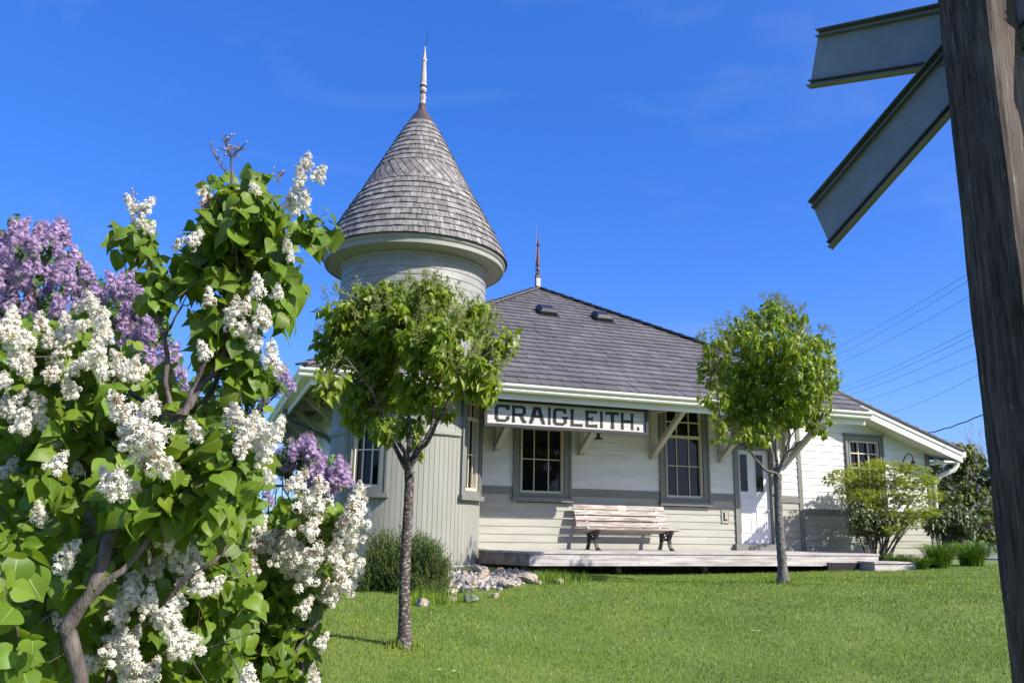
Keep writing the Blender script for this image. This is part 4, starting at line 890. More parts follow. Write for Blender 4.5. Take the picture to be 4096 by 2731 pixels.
# ------------------------------------------------------------------ foliage helpers
nr = np.random.default_rng(11)
class NB:                              # fast mesh from arrays of equal faces
    def __init__(s): s.v = []; s.f = []; s.m = []; s.n = 0; s.mats = []
    def add(s, verts, faces, mat=0):
        verts = np.asarray(verts, float).reshape(-1, 3); s.v.append(verts)
        for f in faces: s.f.append(np.asarray(f, np.int64)+s.n); s.m.append(np.full(len(f), mat, np.int32))
        s.n += len(verts)
    def frames(s, P, T, N, S, tmpl, tf, mat=0):
        """place a template (x across, y along, z up) at P with tip direction T and normal N"""
        P = np.asarray(P, float); T = np.asarray(T, float); N = np.asarray(N, float)
        T = T/np.linalg.norm(T, axis=1, keepdims=True); N = N-T*(N*T).sum(1, keepdims=True); N = N/np.maximum(np.linalg.norm(N, axis=1, keepdims=True), 1e-6); B = np.cross(T, N)
        S = np.asarray(S, float)
        if S.ndim == 1: S = np.stack([S, S, S], 1)
        k = len(tmpl); V = P[:, None, :]+B[:, None, :]*(tmpl[None, :, 0:1]*S[:, None, 0:1])+T[:, None, :]*(tmpl[None, :, 1:2]*S[:, None, 1:2])+N[:, None, :]*(tmpl[None, :, 2:3]*S[:, None, 2:3])
        off = (np.arange(len(P))*k)[:, None, None]
        s.add(V.reshape(-1, 3), [(f[None]+off).reshape(-1, f.shape[1]) for f in tf], mat)
    def tube(s, pts, rad, n=5, mat=0):
        m = MB(); m.tube(pts, rad, n, caps=True); q = [f for f in m.f if len(f) == 4]; b = len(m.v)
        s.add(np.array([tuple(p) for p in m.v]), [np.array(q)], mat)
    def mesh(s, name, mats):
        me = bpy.data.meshes.new(name); V = np.concatenate(s.v); me.vertices.add(len(V)); me.vertices.foreach_set('co', V.ravel())
        L = np.concatenate([f.ravel() for f in s.f]); C = np.concatenate([np.full(len(f), f.shape[1]) for f in s.f])
        me.loops.add(len(L)); me.loops.foreach_set('vertex_index', L.astype(np.int32)); me.polygons.add(len(C))
        st = np.concatenate([[0], np.cumsum(C)[:-1]]); me.polygons.foreach_set('loop_start', st.astype(np.int32)); me.polygons.foreach_set('loop_total', C.astype(np.int32))
        for m in mats: me.materials.append(M[m])
        if len(mats) > 1: me.polygons.foreach_set('material_index', np.concatenate(s.m))
        me.update(calc_edges=True); return me
    def build(s, name, mats, parent=None, smooth=False):
        if parent is not None and parent in INV:
            im = np.array(INV[parent]); s.v = [v @ im[:3, :3].T+im[:3, 3] for v in s.v]
        me = s.mesh(name, mats)
        if smooth: me.polygons.foreach_set('use_smooth', np.ones(len(me.polygons), bool))
        o = bpy.data.objects.new(name, me); COL.objects.link(o)
        if parent is not None: o.parent = parent; INV[o] = INV[parent]
        return o
def unit(a): a = np.asarray(a, float); return a/np.maximum(np.linalg.norm(a, axis=-1, keepdims=True), 1e-9)
SUNN = np.array(SUN)
# heart shaped leaf: midrib then right then left side
def heart(droop=0.22, fold=0.16, w=1.0):
    mid = [(0, 0.0), (0, 0.32), (0, 0.68), (0, 1.0)]; sd = [(0.30, -0.07), (0.47, 0.14), (0.45, 0.42), (0.22, 0.74)]
    pts = [(x, y, -droop*y*y) for x, y in mid]+[(x*w, y, -droop*y*y+fold*x) for x, y in sd]+[(-x*w, y, -droop*y*y+fold*x) for x, y in sd]
    q = []; t = []
    for b, fl in ((4, 0), (8, 1)):
        qq = [(0, b+1, b+2, 1), (1, b+2, b+3, 2)]; tt = [(0, b, b+1), (2, b+3, 3)]
        q += [f[::-1] if fl else f for f in qq]; t += [f[::-1] if fl else f for f in tt]
    return np.array(pts), [np.array(q), np.array(t)]
def fineheart(droop, fold, w=1.0, twist=0.0, wave=0.0):
    st = [0.0, 0.07, 0.17, 0.30, 0.45, 0.60, 0.75, 0.88, 1.0]; hw = [0.20, 0.40, 0.485, 0.49, 0.43, 0.325, 0.195, 0.085, 0.0]; back = [-0.085, -0.03, 0, 0, 0, 0, 0, 0, 0]
    pts = []; q = []
    for i, (t, h) in enumerate(zip(st, hw)):
        for j in (-1, -0.5, 0, 0.5, 1):
            x = j*h*w; y = t+back[i]*abs(j)*1.0; z = -droop*t*t+fold*abs(x)-0.35*fold*x*x*4+wave*math.sin(7*t+2*j)*abs(j)
            pts.append((x*math.cos(twist*t)-0.0, y, z+x*math.sin(twist*t)))
    for i in range(8):
        for j in range(4): a = i*5+j; q.append((a, a+1, a+6, a+5))
    rib = []; rq = []
    for i, t in enumerate(st[:-1]):
        wd = 0.020*(1-t)+0.004
        for j in (-1, 1): rib.append((j*wd, t, -droop*t*t+0.006))
        if i: b_ = 2*i; rq.append((b_-2, b_-1, b_+1, b_))
    return np.array(pts), [np.array(q)], np.array(rib), [np.array(rq)]
HEARTS_F = [fineheart(0.12, 0.12, 1, 0.2, 0.012), fineheart(0.30, 0.25, 1, -0.3, 0.015), fineheart(0.60, 0.32, 0.95, 0.2, 0.01), fineheart(0.30, 0.55, 0.9, 0.5, 0.012), fineheart(-0.12, 0.18, 1, -0.5, 0.02), fineheart(0.45, 0.15, 1.05, 0.6, 0.015)]
HEARTS = [heart(0.12, 0.10), heart(0.30, 0.22), heart(0.55, 0.30), heart(0.32, 0.42, 0.9), heart(-0.15, 0.15)]
def narrow(droop=0.2, w=0.34):
    pts = np.array([(0, 0, 0), (w*0.5, 0.3, 0.03), (w*0.38, 0.7, -droop*0.4), (0, 1, -droop), (-w*0.38, 0.7, -droop*0.4), (-w*0.5, 0.3, 0.03), (0, 0.5, -0.12*droop-0.04)])
    return pts, [np.array([(0, 1, 6, 5)]), np.array([(1, 2, 6), (2, 3, 6), (3, 4, 6), (4, 5, 6)])]
def palm():
    pts = [(0, 0, 0)]; f = []
    for k, a in enumerate((-1.25, -0.65, 0, 0.65, 1.25)):
        L_ = (0.6, 0.9, 1.0, 0.9, 0.6)[k]; d = np.array((math.sin(a), math.cos(a))); p = np.array((d[1], -d[0])); b = len(pts)
        for q in (d*L_*0.45+p*0.13*L_, d*L_, d*L_*0.45-p*0.13*L_): pts.append((q[0], q[1], -0.15*(q@q)))
        f.append((0, b+2, b+1, b))
    return np.array(pts), [np.array(f)]
PALM = palm()
def inpoly(poly, n, holes=()):
    poly = np.array(poly, float); lo = poly.min(0); hi = poly.max(0); out_ = []
    def test(P, poly):
        x, y = P[:, 0], P[:, 1]; c = np.zeros(len(P), bool); j = len(poly)-1
        for i in range(len(poly)):
            xi, yi = poly[i]; xj, yj = poly[j]
            with np.errstate(divide='ignore', invalid='ignore'):
                c ^= ((yi > y) != (yj > y)) & (x < (xj-xi)*(y-yi)/(yj-yi)+xi)
            j = i
        return c
    while len(out_) < n:
        P = lo+(hi-lo)*nr.random((n*3, 2)); k = test(P, poly)
        for h in holes: k &= ~test(P, np.array(h, float))
        out_.extend(P[k].tolist())
    return np.array(out_[:n])
def at_np(uv, y): return np.array([tuple(at(u, v, d)) for (u, v), d in zip(uv, y)])
def shoots(nb, base, axis, length, nleaf, size, tmpls, droop=0.7, face=0.55, mat=0, twig=None, up=0.35, petiole=0.22):
    """leafy shoots: pairs of leaves along short twigs"""
    base = np.asarray(base, float); axis = unit(axis); n = len(base); view = unit(np.array([0, 0, EYE])-base)
    P = []; T = []; N = []; S = []
    for k in range(nleaf):
        t = (k//2+0.6)/(nleaf/2); ang = (k % 2)*math.pi+(k//2)*math.pi/2+nr.random(n)*1.2
        x = unit(np.cross(axis, nr.normal(size=(n, 3)))) if k == 0 else x; y = np.cross(axis, x)
        rad = x*np.cos(ang)[:, None]+y*np.sin(ang)[:, None]
        p0 = base+axis*(length*t)[:, None]
        pd = unit(rad+axis*0.35+np.array([0, 0, 0.1])); sz = size*(1.0-0.35*t+nr.normal(0, 0.13, n)).clip(0.45, 1.4)
        td = unit(rad*0.75+axis*0.15+np.array([0, 0, -droop])+nr.normal(0, 0.28, (n, 3)))
        nn = unit(SUNN*face+view*0.35+np.array([0, 0, up])+rad*0.25+nr.normal(0, 0.42, (n, 3)))
        P.append(p0+pd*(sz*petiole)[:, None]); T.append(td); N.append(nn); S.append(sz)
    P = np.concatenate(P); T = np.concatenate(T); N = np.concatenate(N); S = np.concatenate(S)
    which = nr.integers(0, len(tmpls), len(P))
    for i, tm in enumerate(tmpls):
        k = which == i
        if k.any():
            nb.frames(P[k], T[k], N[k], S[k], tm[0], tm[1], mat)
            if len(tm) > 2: nb.frames(P[k], T[k], N[k], S[k], tm[2], tm[3], 2)
def twigs(nb, base, axis, length, rad, mat=0):
    """thin three sided twigs"""
    base = np.asarray(base, float); axis = unit(axis); n = len(base)
    tv = np.array([(math.cos(a), 0, math.sin(a)) for a in (0, 2.1, 4.2)]+[(0.4*math.cos(a), 1, 0.4*math.sin(a)) for a in (0, 2.1, 4.2)]); tf = [np.array([(0, 1, 4, 3), (1, 2, 5, 4), (2, 0, 3, 5)])]
    nb.frames(base, axis, np.cross(axis, nr.normal(size=(n, 3))), np.stack([np.full(n, rad), np.full(n, 1.0)*length, np.full(n, rad)], 1), tv, tf, mat)
# ------------------------------------------------------------------ lilac panicles
def panicle(seed, mats, nflo, buds=0.12, wilt=0.07, wide=0.30):
    g = np.random.default_rng(seed); nb = NB()
    lobes = []
    for i in range(15):
        t = 0.05+0.9*i/15; a = i*2.4+g.random()*0.6; r = wide*(1-t)**0.8*(0.75+0.4*g.random()); lobes.append((np.array([r*math.cos(a), r*math.sin(a), t]), 0.13*(1-0.45*t)))
    lobes += [(np.array([0, 0, t]), 0.11*(1-0.5*t)+0.02) for t in (0.15, 0.35, 0.55, 0.75, 0.93)]
    w = np.array([l[1]**2 for l in lobes]); w /= w.sum(); idx = g.choice(len(lobes), nflo, p=w)
    ctr = np.array([lobes[i][0] for i in idx]); rr = np.array([lobes[i][1] for i in idx]); d = unit(g.normal(size=(nflo, 3))+np.array([0, 0, 0.25])+ctr*np.array([2.2, 2.2, 0]))
    P = ctr+d*rr[:, None]
    pet = [(0, 0, -0.05)]; f = []
    for k in range(4):
        a = k*math.pi/2; c, s = math.cos(a), math.sin(a); b = len(pet)
        for (x, y, z) in ((0.40, 0.24, 0.02), (1.0, 0.10, 0.12), (1.0, -0.10, 0.12), (0.40, -0.24, 0.02)): pet.append((x*c-y*s, x*s+y*c, z))
        f += [(0, b+3, b, 0), (b, b+3, b+2, b+1)]
    tri = np.array([q[:3] for q in f[0::2]]); qd = np.array(f[1::2]); pet = np.array(pet); u = g.random(nflo)
    kind = np.where(u < wilt, 1, np.where(P[:, 2]+g.random(nflo)*0.25 > 1.12-buds, 2, 0))
    fl = (kind == 0) | (kind == 1)
    for kk, mt in ((0, 0), (1, 1)):
        k = kind == kk
        if k.any(): nb.frames(P[k], np.cross(d[k], g.normal(size=(k.sum(), 3))), d[k]+g.normal(0, 0.25, (k.sum(), 3)), 0.086*(1+g.normal(0, 0.14, k.sum())), pet, [tri, qd], mt)
    k = kind == 2
    if k.any():
        bt = np.array([(0.25, 0.35, 0), (0, 0.35, 0.25), (-0.25, 0.35, 0), (0, 0.35, -0.25), (0, 0, 0), (0, 0.8, 0)]); bf = [np.array([(0, 1, 5), (1, 2, 5), (2, 3, 5), (3, 0, 5), (1, 0, 4), (2, 1, 4), (3, 2, 4), (0, 3, 4)])]
        nb.frames(P[k], d[k], np.cross(d[k], g.normal(size=(k.sum(), 3))), np.full(k.sum(), 0.075), bt, bf, 3)
    nb.tube([(0, 0, -0.12), (0, 0, 0.5), (0, 0, 0.95)], [0.018, 0.012, 0.006], 4, 2)
    for c, r in lobes[:15]: nb.tube([(0, 0, max(0, c[2]-0.12)), tuple(c)], [0.009, 0.006], 3, 2)
    return nb.mesh('flower_cluster', mats)
WH = [panicle(s, ['petal', 'wilt', 'bud', 'petal'], n, wilt=w) for s, n, w in ((1, 270, 0.03), (2, 250, 0.08), (3, 290, 0.02), (4, 250, 0.05), (5, 210, 0.15))]
PU = [panicle(s, ['purple', 'wilt', 'bud', 'purpledeep'], n, buds=0.2, wilt=0.0, wide=0.25) for s, n in ((11, 240), (12, 270), (13, 220), (14, 250))]
BROWN = panicle(21, ['petal', 'wilt', 'dry', 'wilt'], 120, wilt=0.82)
def put_cluster(parent, me, p, L_, axis):
    o = bpy.data.objects.new('flower_cluster', me); COL.objects.link(o); o.parent = parent
    q = Vector(axis).to_track_quat('Z', 'Y').to_matrix().to_4x4() @ Matrix.Rotation(rnd.uniform(0, 6.28), 4, 'Z')
    o.matrix_local = INV[parent] @ Matrix.Translation(Vector(p)-Vector(axis).normalized()*L_*0.5) @ q @ Matrix.Diagonal((L_, L_, L_*rnd.uniform(0.85, 1.1), 1))
    return o
def rest_clusters(parent, items):
    if not items: return
    V = []; nb = NB(); mats = None
    for me, p, L_, axis in items:
        v = np.empty(len(me.vertices)*3); me.vertices.foreach_get('co', v); v = v.reshape(-1, 3)
        q = np.array(Vector(axis).to_track_quat('Z', 'Y').to_matrix() @ Matrix.Rotation(rnd.uniform(0, 6.28), 3, 'Z')); v = (v*L_) @ q.T+np.array(p)-np.array(Vector(axis).normalized())*L_*0.5
        lt = np.empty(len(me.polygons), np.int32); me.polygons.foreach_get('loop_total', lt); li = np.empty(len(me.loops), np.int32); me.loops.foreach_get('vertex_index', li); mi = np.empty(len(me.polygons), np.int32); me.polygons.foreach_get('material_index', mi)
        st = np.concatenate([[0], np.cumsum(lt)[:-1]]); base = nb.n; nb.v.append(v); nb.n += len(v)
        for k in np.unique(lt):
            sel = lt == k; F = li[st[sel][:, None]+np.arange(k)]
            nb.f.append(F.astype(np.int64)+base); nb.m.append(mi[sel])
        mats = [m.name for m in me.materials]
    inv = {m.name: k for k, m in M.items()}
    o = nb.build('flower_clusters', [inv[m] for m in mats], parent); o['kind'] = 'stuff'
def caxis(s=0.45): return (rnd.gauss(0.05, s), rnd.gauss(-0.15, s), 1.0)

# ------------------------------------------------------------------ lilacs
def lilac(name, label, base, branches, leafsets, clusters, meshes, leafmat, sig=0.45, dry=None, twigset=None, group=None):
    t = thing(name, base, label, 'lilac', group)
    nb = NB()
    for pts, rad in branches:
        P = [at(u, v, y) for u, v, y in pts]
        # a smoother line with small kinks
        Q = [P[0]]; Rr = [rad[0]]
        for i in range(len(P)-1):
            for k in range(1, 4):
                f = k/3; q = P[i].lerp(P[i+1], f); r = rad[i]+(rad[i+1]-rad[i])*f
                if k < 3: q = q+Vector((rnd.gauss(0, 1), rnd.gauss(0, 1), rnd.gauss(0, 1)))*0.006
                Q.append(q); Rr.append(r*rnd.uniform(0.94, 1.07))
        nb.tube(Q, Rr, 8, 0)
    if twigset:
        for poly, n, y0, y1, ln, holes in twigset:
            uv = inpoly(poly, n, holes); B = at_np(uv, y0+(y1-y0)*nr.random(n)); ax = unit(np.array([0.1, -0.1, 1.0])+nr.normal(0, 0.45, (n, 3)))
            twigs(nb, B-ax*ln*0.5, ax, ln, 0.003, 0)
    nb.build('stems', ['bark', 'twigbark'], t, True)
    nb = NB()
    for poly, n, y0, y1, size, holes in leafsets:
        uv = inpoly(poly, n, holes); y = y0+(y1-y0)*nr.random(n)**0.8; B = at_np(uv, y)
        ax = unit(np.array([0.12, -0.25, 0.75])+nr.normal(0, 0.55, (n, 3)))
        shoots(nb, B-ax*0.06, ax, np.full(n, size*1.9), 8, size, HEARTS_F if y0 < 3.4 else HEARTS)
        twigs(nb, B-ax*0.10, ax, size*2.2, 0.0022, 1)
    nb.build('foliage', [leafmat, 'bark', 'vein'], t, True)
    items = []
    for c in clusters:
        u, v, px, y = c[:4]; L_ = px*y/1872*1.14; me = c[4] if len(c) > 4 else rnd.choice(meshes); items.append((px, me, at(u, v, y), L_, c[5] if len(c) > 5 else caxis(sig)))
    items.sort(key=lambda q: -q[0])
    for px, me, p, L_, ax in items[:98]: put_cluster(t, me, p, L_, ax)
    rest_clusters(t, [(me, p, L_, ax) for px, me, p, L_, ax in items[98:]])
    return t
def dress(lst, y, jit=0.25): return [(u, v, s, y+rnd.uniform(-jit, jit)) for u, v, s in lst]
def cover(poly, n, s, y0, y1): return [(u, v, s*rnd.uniform(0.75, 1.15), y0+(y1-y0)*rnd.random()) for u, v in inpoly(poly, n)]
TOPW = dress([(705, 368, 48), (738, 395, 50), (690, 400, 45), (685, 435, 55), (700, 458, 50), (668, 462, 45), (678, 478, 36), (468, 440, 34), (582, 430, 36), (303, 470, 44), (342, 468, 42), (325, 505, 36), (348, 522, 34), (450, 545, 48), (408, 560, 28),
              (660, 562, 36), (668, 588, 28), (590, 655, 52), (638, 668, 38), (480, 680, 42), (545, 700, 52), (528, 730, 46), (560, 750, 46), (602, 722, 60), (582, 775, 52), (622, 808, 56), (636, 838, 42), (465, 802, 46), (565, 700, 40)], 2.30, 0.08)
MIDW = dress([(285, 945, 95), (322, 985, 100), (348, 1030, 92), (372, 1060, 62), (300, 1000, 64), (350, 930, 60), (140, 1055, 55), (240, 1085, 45), (265, 1108, 72), (292, 1110, 52)], 2.06, 0.06)
MIDW += dress([(530, 960, 62), (570, 985, 74), (612, 1000, 74), (638, 985, 54), (560, 1022, 50), (600, 1042, 45), (445, 985, 52), (540, 945, 48), (615, 1090, 36), (515, 1106, 32), (590, 965, 50)], 2.28, 0.08)
LEFTW = dress([(20, 760, 60), (42, 800, 60), (62, 838, 52), (10, 870, 45), (95, 740, 48), (140, 770, 58), (155, 800, 48), (220, 705, 58), (238, 735, 44), (195, 745, 38), (225, 805, 58), (268, 825, 58), (305, 840, 58), (322, 855, 48), (170, 845, 38),
               (232, 852, 44), (155, 890, 48), (10, 935, 48), (80, 955, 58), (98, 970, 44), (30, 720, 40), (190, 700, 36), (60, 775, 44), (250, 770, 36), (90, 1175, 48), (160, 1270, 62), (20, 1280, 34), (150, 1300, 40)], 2.30, 0.1)
LOWW = dress([(380, 1230, 54), (402, 1262, 72), (432, 1290, 72), (458, 1330, 54), (350, 1232, 44), (420, 1242, 48), (310, 1330, 64), (282, 1370, 54), (270, 1402, 44), (302, 1362, 52), (392, 1400, 64), (402, 1440, 54), (382, 1422, 46), (432, 1470, 64),
              (402, 1482, 52), (270, 1480, 64), (290, 1512, 72), (276, 1452, 54), (302, 1490, 52), (202, 1522, 44), (240, 1502, 42), (332, 1552, 64), (352, 1540, 52), (132, 1420, 34), (345, 1370, 46), (500, 1340, 42), (570, 1548, 56), (360, 1410, 40)], 2.42, 0.12)
RIGHTW = dress([(690, 1100, 62), (720, 1140, 74), (762, 1130, 62), (742, 1180, 72), (702, 1180, 54), (822, 1140, 70), (812, 1180, 72), (790, 1202, 62), (640, 1202, 74), (620, 1242, 74), (662, 1252, 62), (596, 1232, 54), (542, 1290, 62), (572, 1262, 52),
                (702, 1232, 62), (746, 1230, 66), (772, 1260, 62), (722, 1270, 62), (752, 1300, 62), (792, 1280, 72), (826, 1242, 62), (742, 1340, 62), (782, 1330, 62), (812, 1320, 62), (762, 1362, 52), (702, 1310, 62), (642, 1350, 48), (662, 1302, 42),
                (580, 1300, 42), (720, 1550, 42), (742, 1470, 36), (702, 1390, 42), (675, 1130, 46), (840, 1190, 48), (735, 1110, 50), (600, 1200, 46), (650, 1280, 46), (520, 1250, 44), (500, 1290, 44), (760, 1210, 56), (685, 1265, 50), (775, 1300, 56), (800, 1230, 54), (720, 1205, 54)], 3.5, 0.16)
RIGHTW = [q for i, q in enumerate(RIGHTW) if i % 6 != 2]
EXTRA = cover([(0, 720), (230, 690), (350, 840), (260, 890), (60, 970), (0, 970)], 24, 46, 2.2, 2.45)+cover([(200, 1200), (520, 1200), (520, 1540), (200, 1540)], 12, 44, 2.4, 2.6)+cover([(0, 950), (200, 900), (230, 1250), (0, 1300)], 6, 40, 2.55, 2.75)
brA = [([(190, 1640, 2.35), (170, 1500, 2.32), (150, 1440, 2.3), (205, 1370, 2.3), (245, 1250, 2.32), (290, 1150, 2.35), (330, 1070, 2.4), (395, 980, 2.45), (452, 900, 2.5), (500, 830, 2.52), (540, 740, 2.55), (545, 600, 2.55), (535, 480, 2.55), (531, 360, 2.55)], [.020, .020, .021, .019, .018, .016, .015, .012, .011, .009, .007, .006, .005, .0035]),
       ([(400, 985, 2.5), (385, 820, 2.5), (366, 740, 2.5), (345, 640, 2.5), (334, 580, 2.5), (322, 490, 2.5)], [.008, .0075, .007, .006, .005, .003]),
       ([(205, 1375, 2.3), (280, 1312, 2.3), (350, 1225, 2.32), (392, 1160, 2.35)], [.010, .009, .007, .005]),
       ([(335, 1435, 2.55), (420, 1332, 2.5), (492, 1290, 2.48), (522, 1252, 2.5)], [.004, .007, .007, .004]),
       ([(410, 975, 2.45), (442, 900, 2.5), (478, 820, 2.5), (522, 700, 2.52), (562, 620, 2.55), (602, 530, 2.55), (660, 470, 2.55), (705, 395, 2.55)], [.011, .010, .009, .008, .007, .005, .004, .003]),
       ([(430, 975, 2.6), (470, 920, 2.62), (520, 830, 2.65), (560, 760, 2.62), (620, 690, 2.6), (640, 600, 2.6)], [.011, .010, .008, .006, .005, .003]),
       ([(400, 1000, 2.45), (300, 900, 3.0), (240, 830, 3.2), (225, 760, 3.3)], [.010, .008, .006, .004]),
       ([(250, 1260, 2.4), (180, 1150, 2.8), (120, 1030, 3.2), (70, 850, 3.3)], [.012, .009, .007, .004]),
       ([(240, 1640, 2.9), (270, 1430, 2.9), (300, 1260, 2.95), (360, 1100, 3.0), (390, 960, 3.0)], [.013, .011, .009, .007, .005]),
       ([(340, 1640, 3.2), (330, 1400, 3.2), (345, 1250, 3.2), (300, 1100, 3.3)], [.010, .009, .007, .005]),
       ([(120, 1640, 3.0), (110, 1450, 3.0), (90, 1300, 3.1), (60, 1150, 3.2)], [.012, .010, .008, .005]),
       ([(370, 740, 2.5), (395, 660, 2.52), (440, 600, 2.55)], [.004, .0035, .002]), ([(375, 770, 2.5), (420, 700, 2.5), (450, 690, 2.5)], [.004, .003, .002])]
brB = [([(590, 1640, 3.7), (640, 1480, 3.75), (690, 1400, 3.8), (722, 1330, 3.85), (742, 1250, 3.9), (760, 1140, 3.9)], [.014, .013, .011, .009, .007, .004]), ([(690, 1640, 3.7), (692, 1480, 3.75), (650, 1420, 3.8), (640, 1300, 3.85), (640, 1200, 3.9)], [.011, .010, .009, .007, .004]),
       ([(500, 1640, 3.7), (560, 1480, 3.8), (600, 1350, 3.9), (580, 1260, 3.95)], [.012, .010, .008, .005]), ([(640, 1480, 3.75), (720, 1440, 3.7), (745, 1370, 3.75)], [.007, .006, .003]), ([(690, 1400, 3.8), (780, 1330, 3.9), (815, 1250, 3.95), (820, 1150, 3.9)], [.008, .007, .005, .003]),
       ([(560, 1640, 3.6), (690, 1480, 3.6), (750, 1400, 3.65)], [.006, .005, .003]), ([(600, 1350, 3.9), (480, 1300, 3.9), (440, 1250, 3.9)], [.007, .005, .003])]
E_L = lambda u, v, a, b: [(u+a*math.cos(k*math.pi/8), v+b*math.sin(k*math.pi/8)) for k in range(16)]
HOLE = [[(588, 1070), (612, 1045), (668, 1030), (668, 1090), (632, 1110), (628, 1185), (592, 1190)]]
massA = [(-70, 790), (40, 765), (190, 715), (270, 760), (310, 830), (410, 880), (470, 910), (560, 930), (600, 970), (590, 1010), (560, 1060), (570, 1200), (560, 1280), (520, 1400), (520, 1590), (-70, 1610)]
massB = [(470, 1260), (590, 1250), (650, 1160), (700, 1150), (790, 1185), (815, 1250), (795, 1320), (745, 1360), (715, 1420), (705, 1560), (680, 1600), (440, 1600), (450, 1400)]
SH = lambda u, v, a, b: E_L(u, v, max(8, a-26), max(8, b-26))
lsA = [(SH(565, 480, 100, 64), 18, 2.42, 2.72, .076, ()), (SH(555, 560, 122, 78), 32, 2.4, 2.8, .077, ()), (SH(600, 650, 88, 78), 20, 2.42, 2.8, .077, ()), (SH(470, 610, 72, 78), 15, 2.42, 2.8, .075, ()), (SH(515, 760, 100, 85), 22, 2.45, 2.8, .074, ()),
       (SH(648, 690, 44, 84), 6, 2.45, 2.6, .070, ()), (SH(722, 520, 40, 44), 4, 2.48, 2.56, .078, ()), (SH(328, 560, 40, 66), 5, 2.45, 2.6, .060, ()), (SH(372, 650, 50, 90), 7, 2.45, 2.6, .056, ()), (SH(570, 865, 60, 60), 9, 2.5, 2.8, .066, ()), (SH(280, 562, 30, 20), 2, 2.5, 2.56, .066, ()),
       (SH(400, 1110, 175, 130), 58, 2.22, 2.6, .074, ()), (SH(540, 1110, 95, 110), 32, 2.34, 2.7, .074, HOLE), (SH(470, 990, 110, 60), 22, 2.4, 2.7, .072, ()), (SH(240, 1010, 120, 100), 42, 2.7, 3.2, .074, ()), (SH(330, 1180, 90, 90), 15, 2.35, 2.6, .074, ()),
       ([(-20, 800), (210, 745), (300, 850), (250, 920), (60, 990), (-20, 980)], 40, 2.38, 2.75, .068, ()), (massA, 620, 2.85, 4.0, .068, HOLE), ([(-70, 1000), (140, 950), (200, 1250), (300, 1590), (-70, 1610)], 58, 2.3, 2.9, .072, ()), ([(-70, 1150), (40, 1170), (90, 1400), (110, 1590), (-70, 1600)], 5, 1.5, 1.85, .070, ()), (SH(450, 1400, 170, 160), 80, 2.65, 3.3, .066, ())]
lsB = [(massB, 330, 3.6, 4.4, .068, HOLE), (E_L(730, 1220, 60, 80), 12, 3.45, 3.55, .062, ()), (E_L(670, 1430, 50, 90), 22, 3.5, 3.9, .066, ()), (E_L(600, 1560, 110, 40), 24, 3.45, 3.9, .066, ())]
wl = lilac('white_lilac', 'tall white lilac with thick bare trunk and big heart shaped leaves filling the left foreground', gp(190, 1640, 2.35), brA, lsA, TOPW+MIDW+LEFTW+LOWW+EXTRA, WH, 'leaf',
           twigset=[([(60, 1150), (330, 1150), (520, 1250), (560, 1560), (60, 1590)], 70, 2.5, 3.3, .22, ())])
for (u, v, px) in ((480, 462, 60), (498, 470, 46), (306, 500, 22)): put_cluster(wl, BROWN, at(u, v, 2.56), px*2.56/1872*1.2, caxis(0.3))
# last year's dry seed heads
rg = random.Random(3)
def seedhead(spine, n, rr, side):
    nb = NB()
    for i in range(len(spine)-1): nb.tube([at(*spine[i], 2.55), at(*spine[i+1], 2.55)], [.0028, .0022], 5, 0)
    for k in range(n):
        i = rg.randrange(len(spine)-1); f = rg.random(); p = at(spine[i][0]+(spine[i+1][0]-spine[i][0])*f, spine[i][1]+(spine[i+1][1]-spine[i][1])*f, 2.55)
        d = Vector((rg.gauss(0, 1)*side, rg.gauss(0, 1), rg.uniform(0.2, 1.2))).normalized(); q = p+d*rg.uniform(0.3, 1)*rr; nb.tube([p, q], [.0016, .001], 3, 0)
        b = rg.random() < 0.45; s = 0.013 if b else 0.005
        nb.frames(np.array([q]), np.array([d]), np.array([d.cross(Vector((0.3, 1, 0.2)))]), np.array([[s*0.5, s, s*0.5]]), np.array([(.5, .4, 0), (0, .4, .5), (-.5, .4, 0), (0, .4, -.5), (0, 0, 0), (0, 1, 0)]), [np.array([(0, 1, 5), (1, 2, 5), (2, 3, 5), (3, 0, 5), (1, 0, 4), (2, 1, 4), (3, 2, 4), (0, 3, 4)])], 1 if b else 0)
    nb.build('seed_head', ['dry', 'husk'], wl)
seedhead([(531, 365), (526, 345), (512, 318)], 26, .045, 1.0); seedhead([(531, 362), (545, 348), (558, 340)], 22, .03, 1.0)
seedhead([(522, 400), (510, 385), (492, 355), (483, 330)], 20, .02, 0.6); seedhead([(640, 420), (643, 395)], 12, .025, 0.6); seedhead([(318, 480), (306, 455), (302, 437)], 7, .012, 0.5)
lilac('white_lilac', 'lower white lilac reaching right over the lawn in front of the turret', gp(640, 1640, 3.7), brB, lsB, RIGHTW, WH, 'leaf', twigset=[([(560, 1380), (740, 1380), (730, 1590), (480, 1590)], 40, 3.6, 4.1, .22, ())])
PP = [(-40, 590), (16, 530), (30, 510), (150, 512), (165, 570), (200, 610), (245, 640), (300, 625), (332, 640), (352, 700), (392, 760), (412, 840), (380, 880), (290, 800), (200, 730), (100, 740), (-40, 760)]
pcl = cover(PP, 165, 46, 4.9, 6.0)+dress([(30, 520, 40), (60, 512, 44), (45, 545, 46), (90, 530, 42), (148, 522, 40), (150, 545, 38), (75, 560, 44), (0, 605, 50), (15, 640, 50), (300, 640, 46), (325, 660, 42), (295, 665, 46), (420, 860, 40), (350, 760, 44), (400, 830, 40), (380, 800, 44), (330, 715, 46)], 5.0, 0.15)
pcl += dress([(655, 855, 40), (640, 880, 44), (665, 880, 40), (625, 845, 34), (600, 930, 34), (590, 955, 34), (610, 910, 30), (425, 890, 34), (490, 1225, 36), (510, 1240, 36), (500, 1200, 30), (205, 1050, 26), (300, 1150, 26)], 4.4, 0.2)
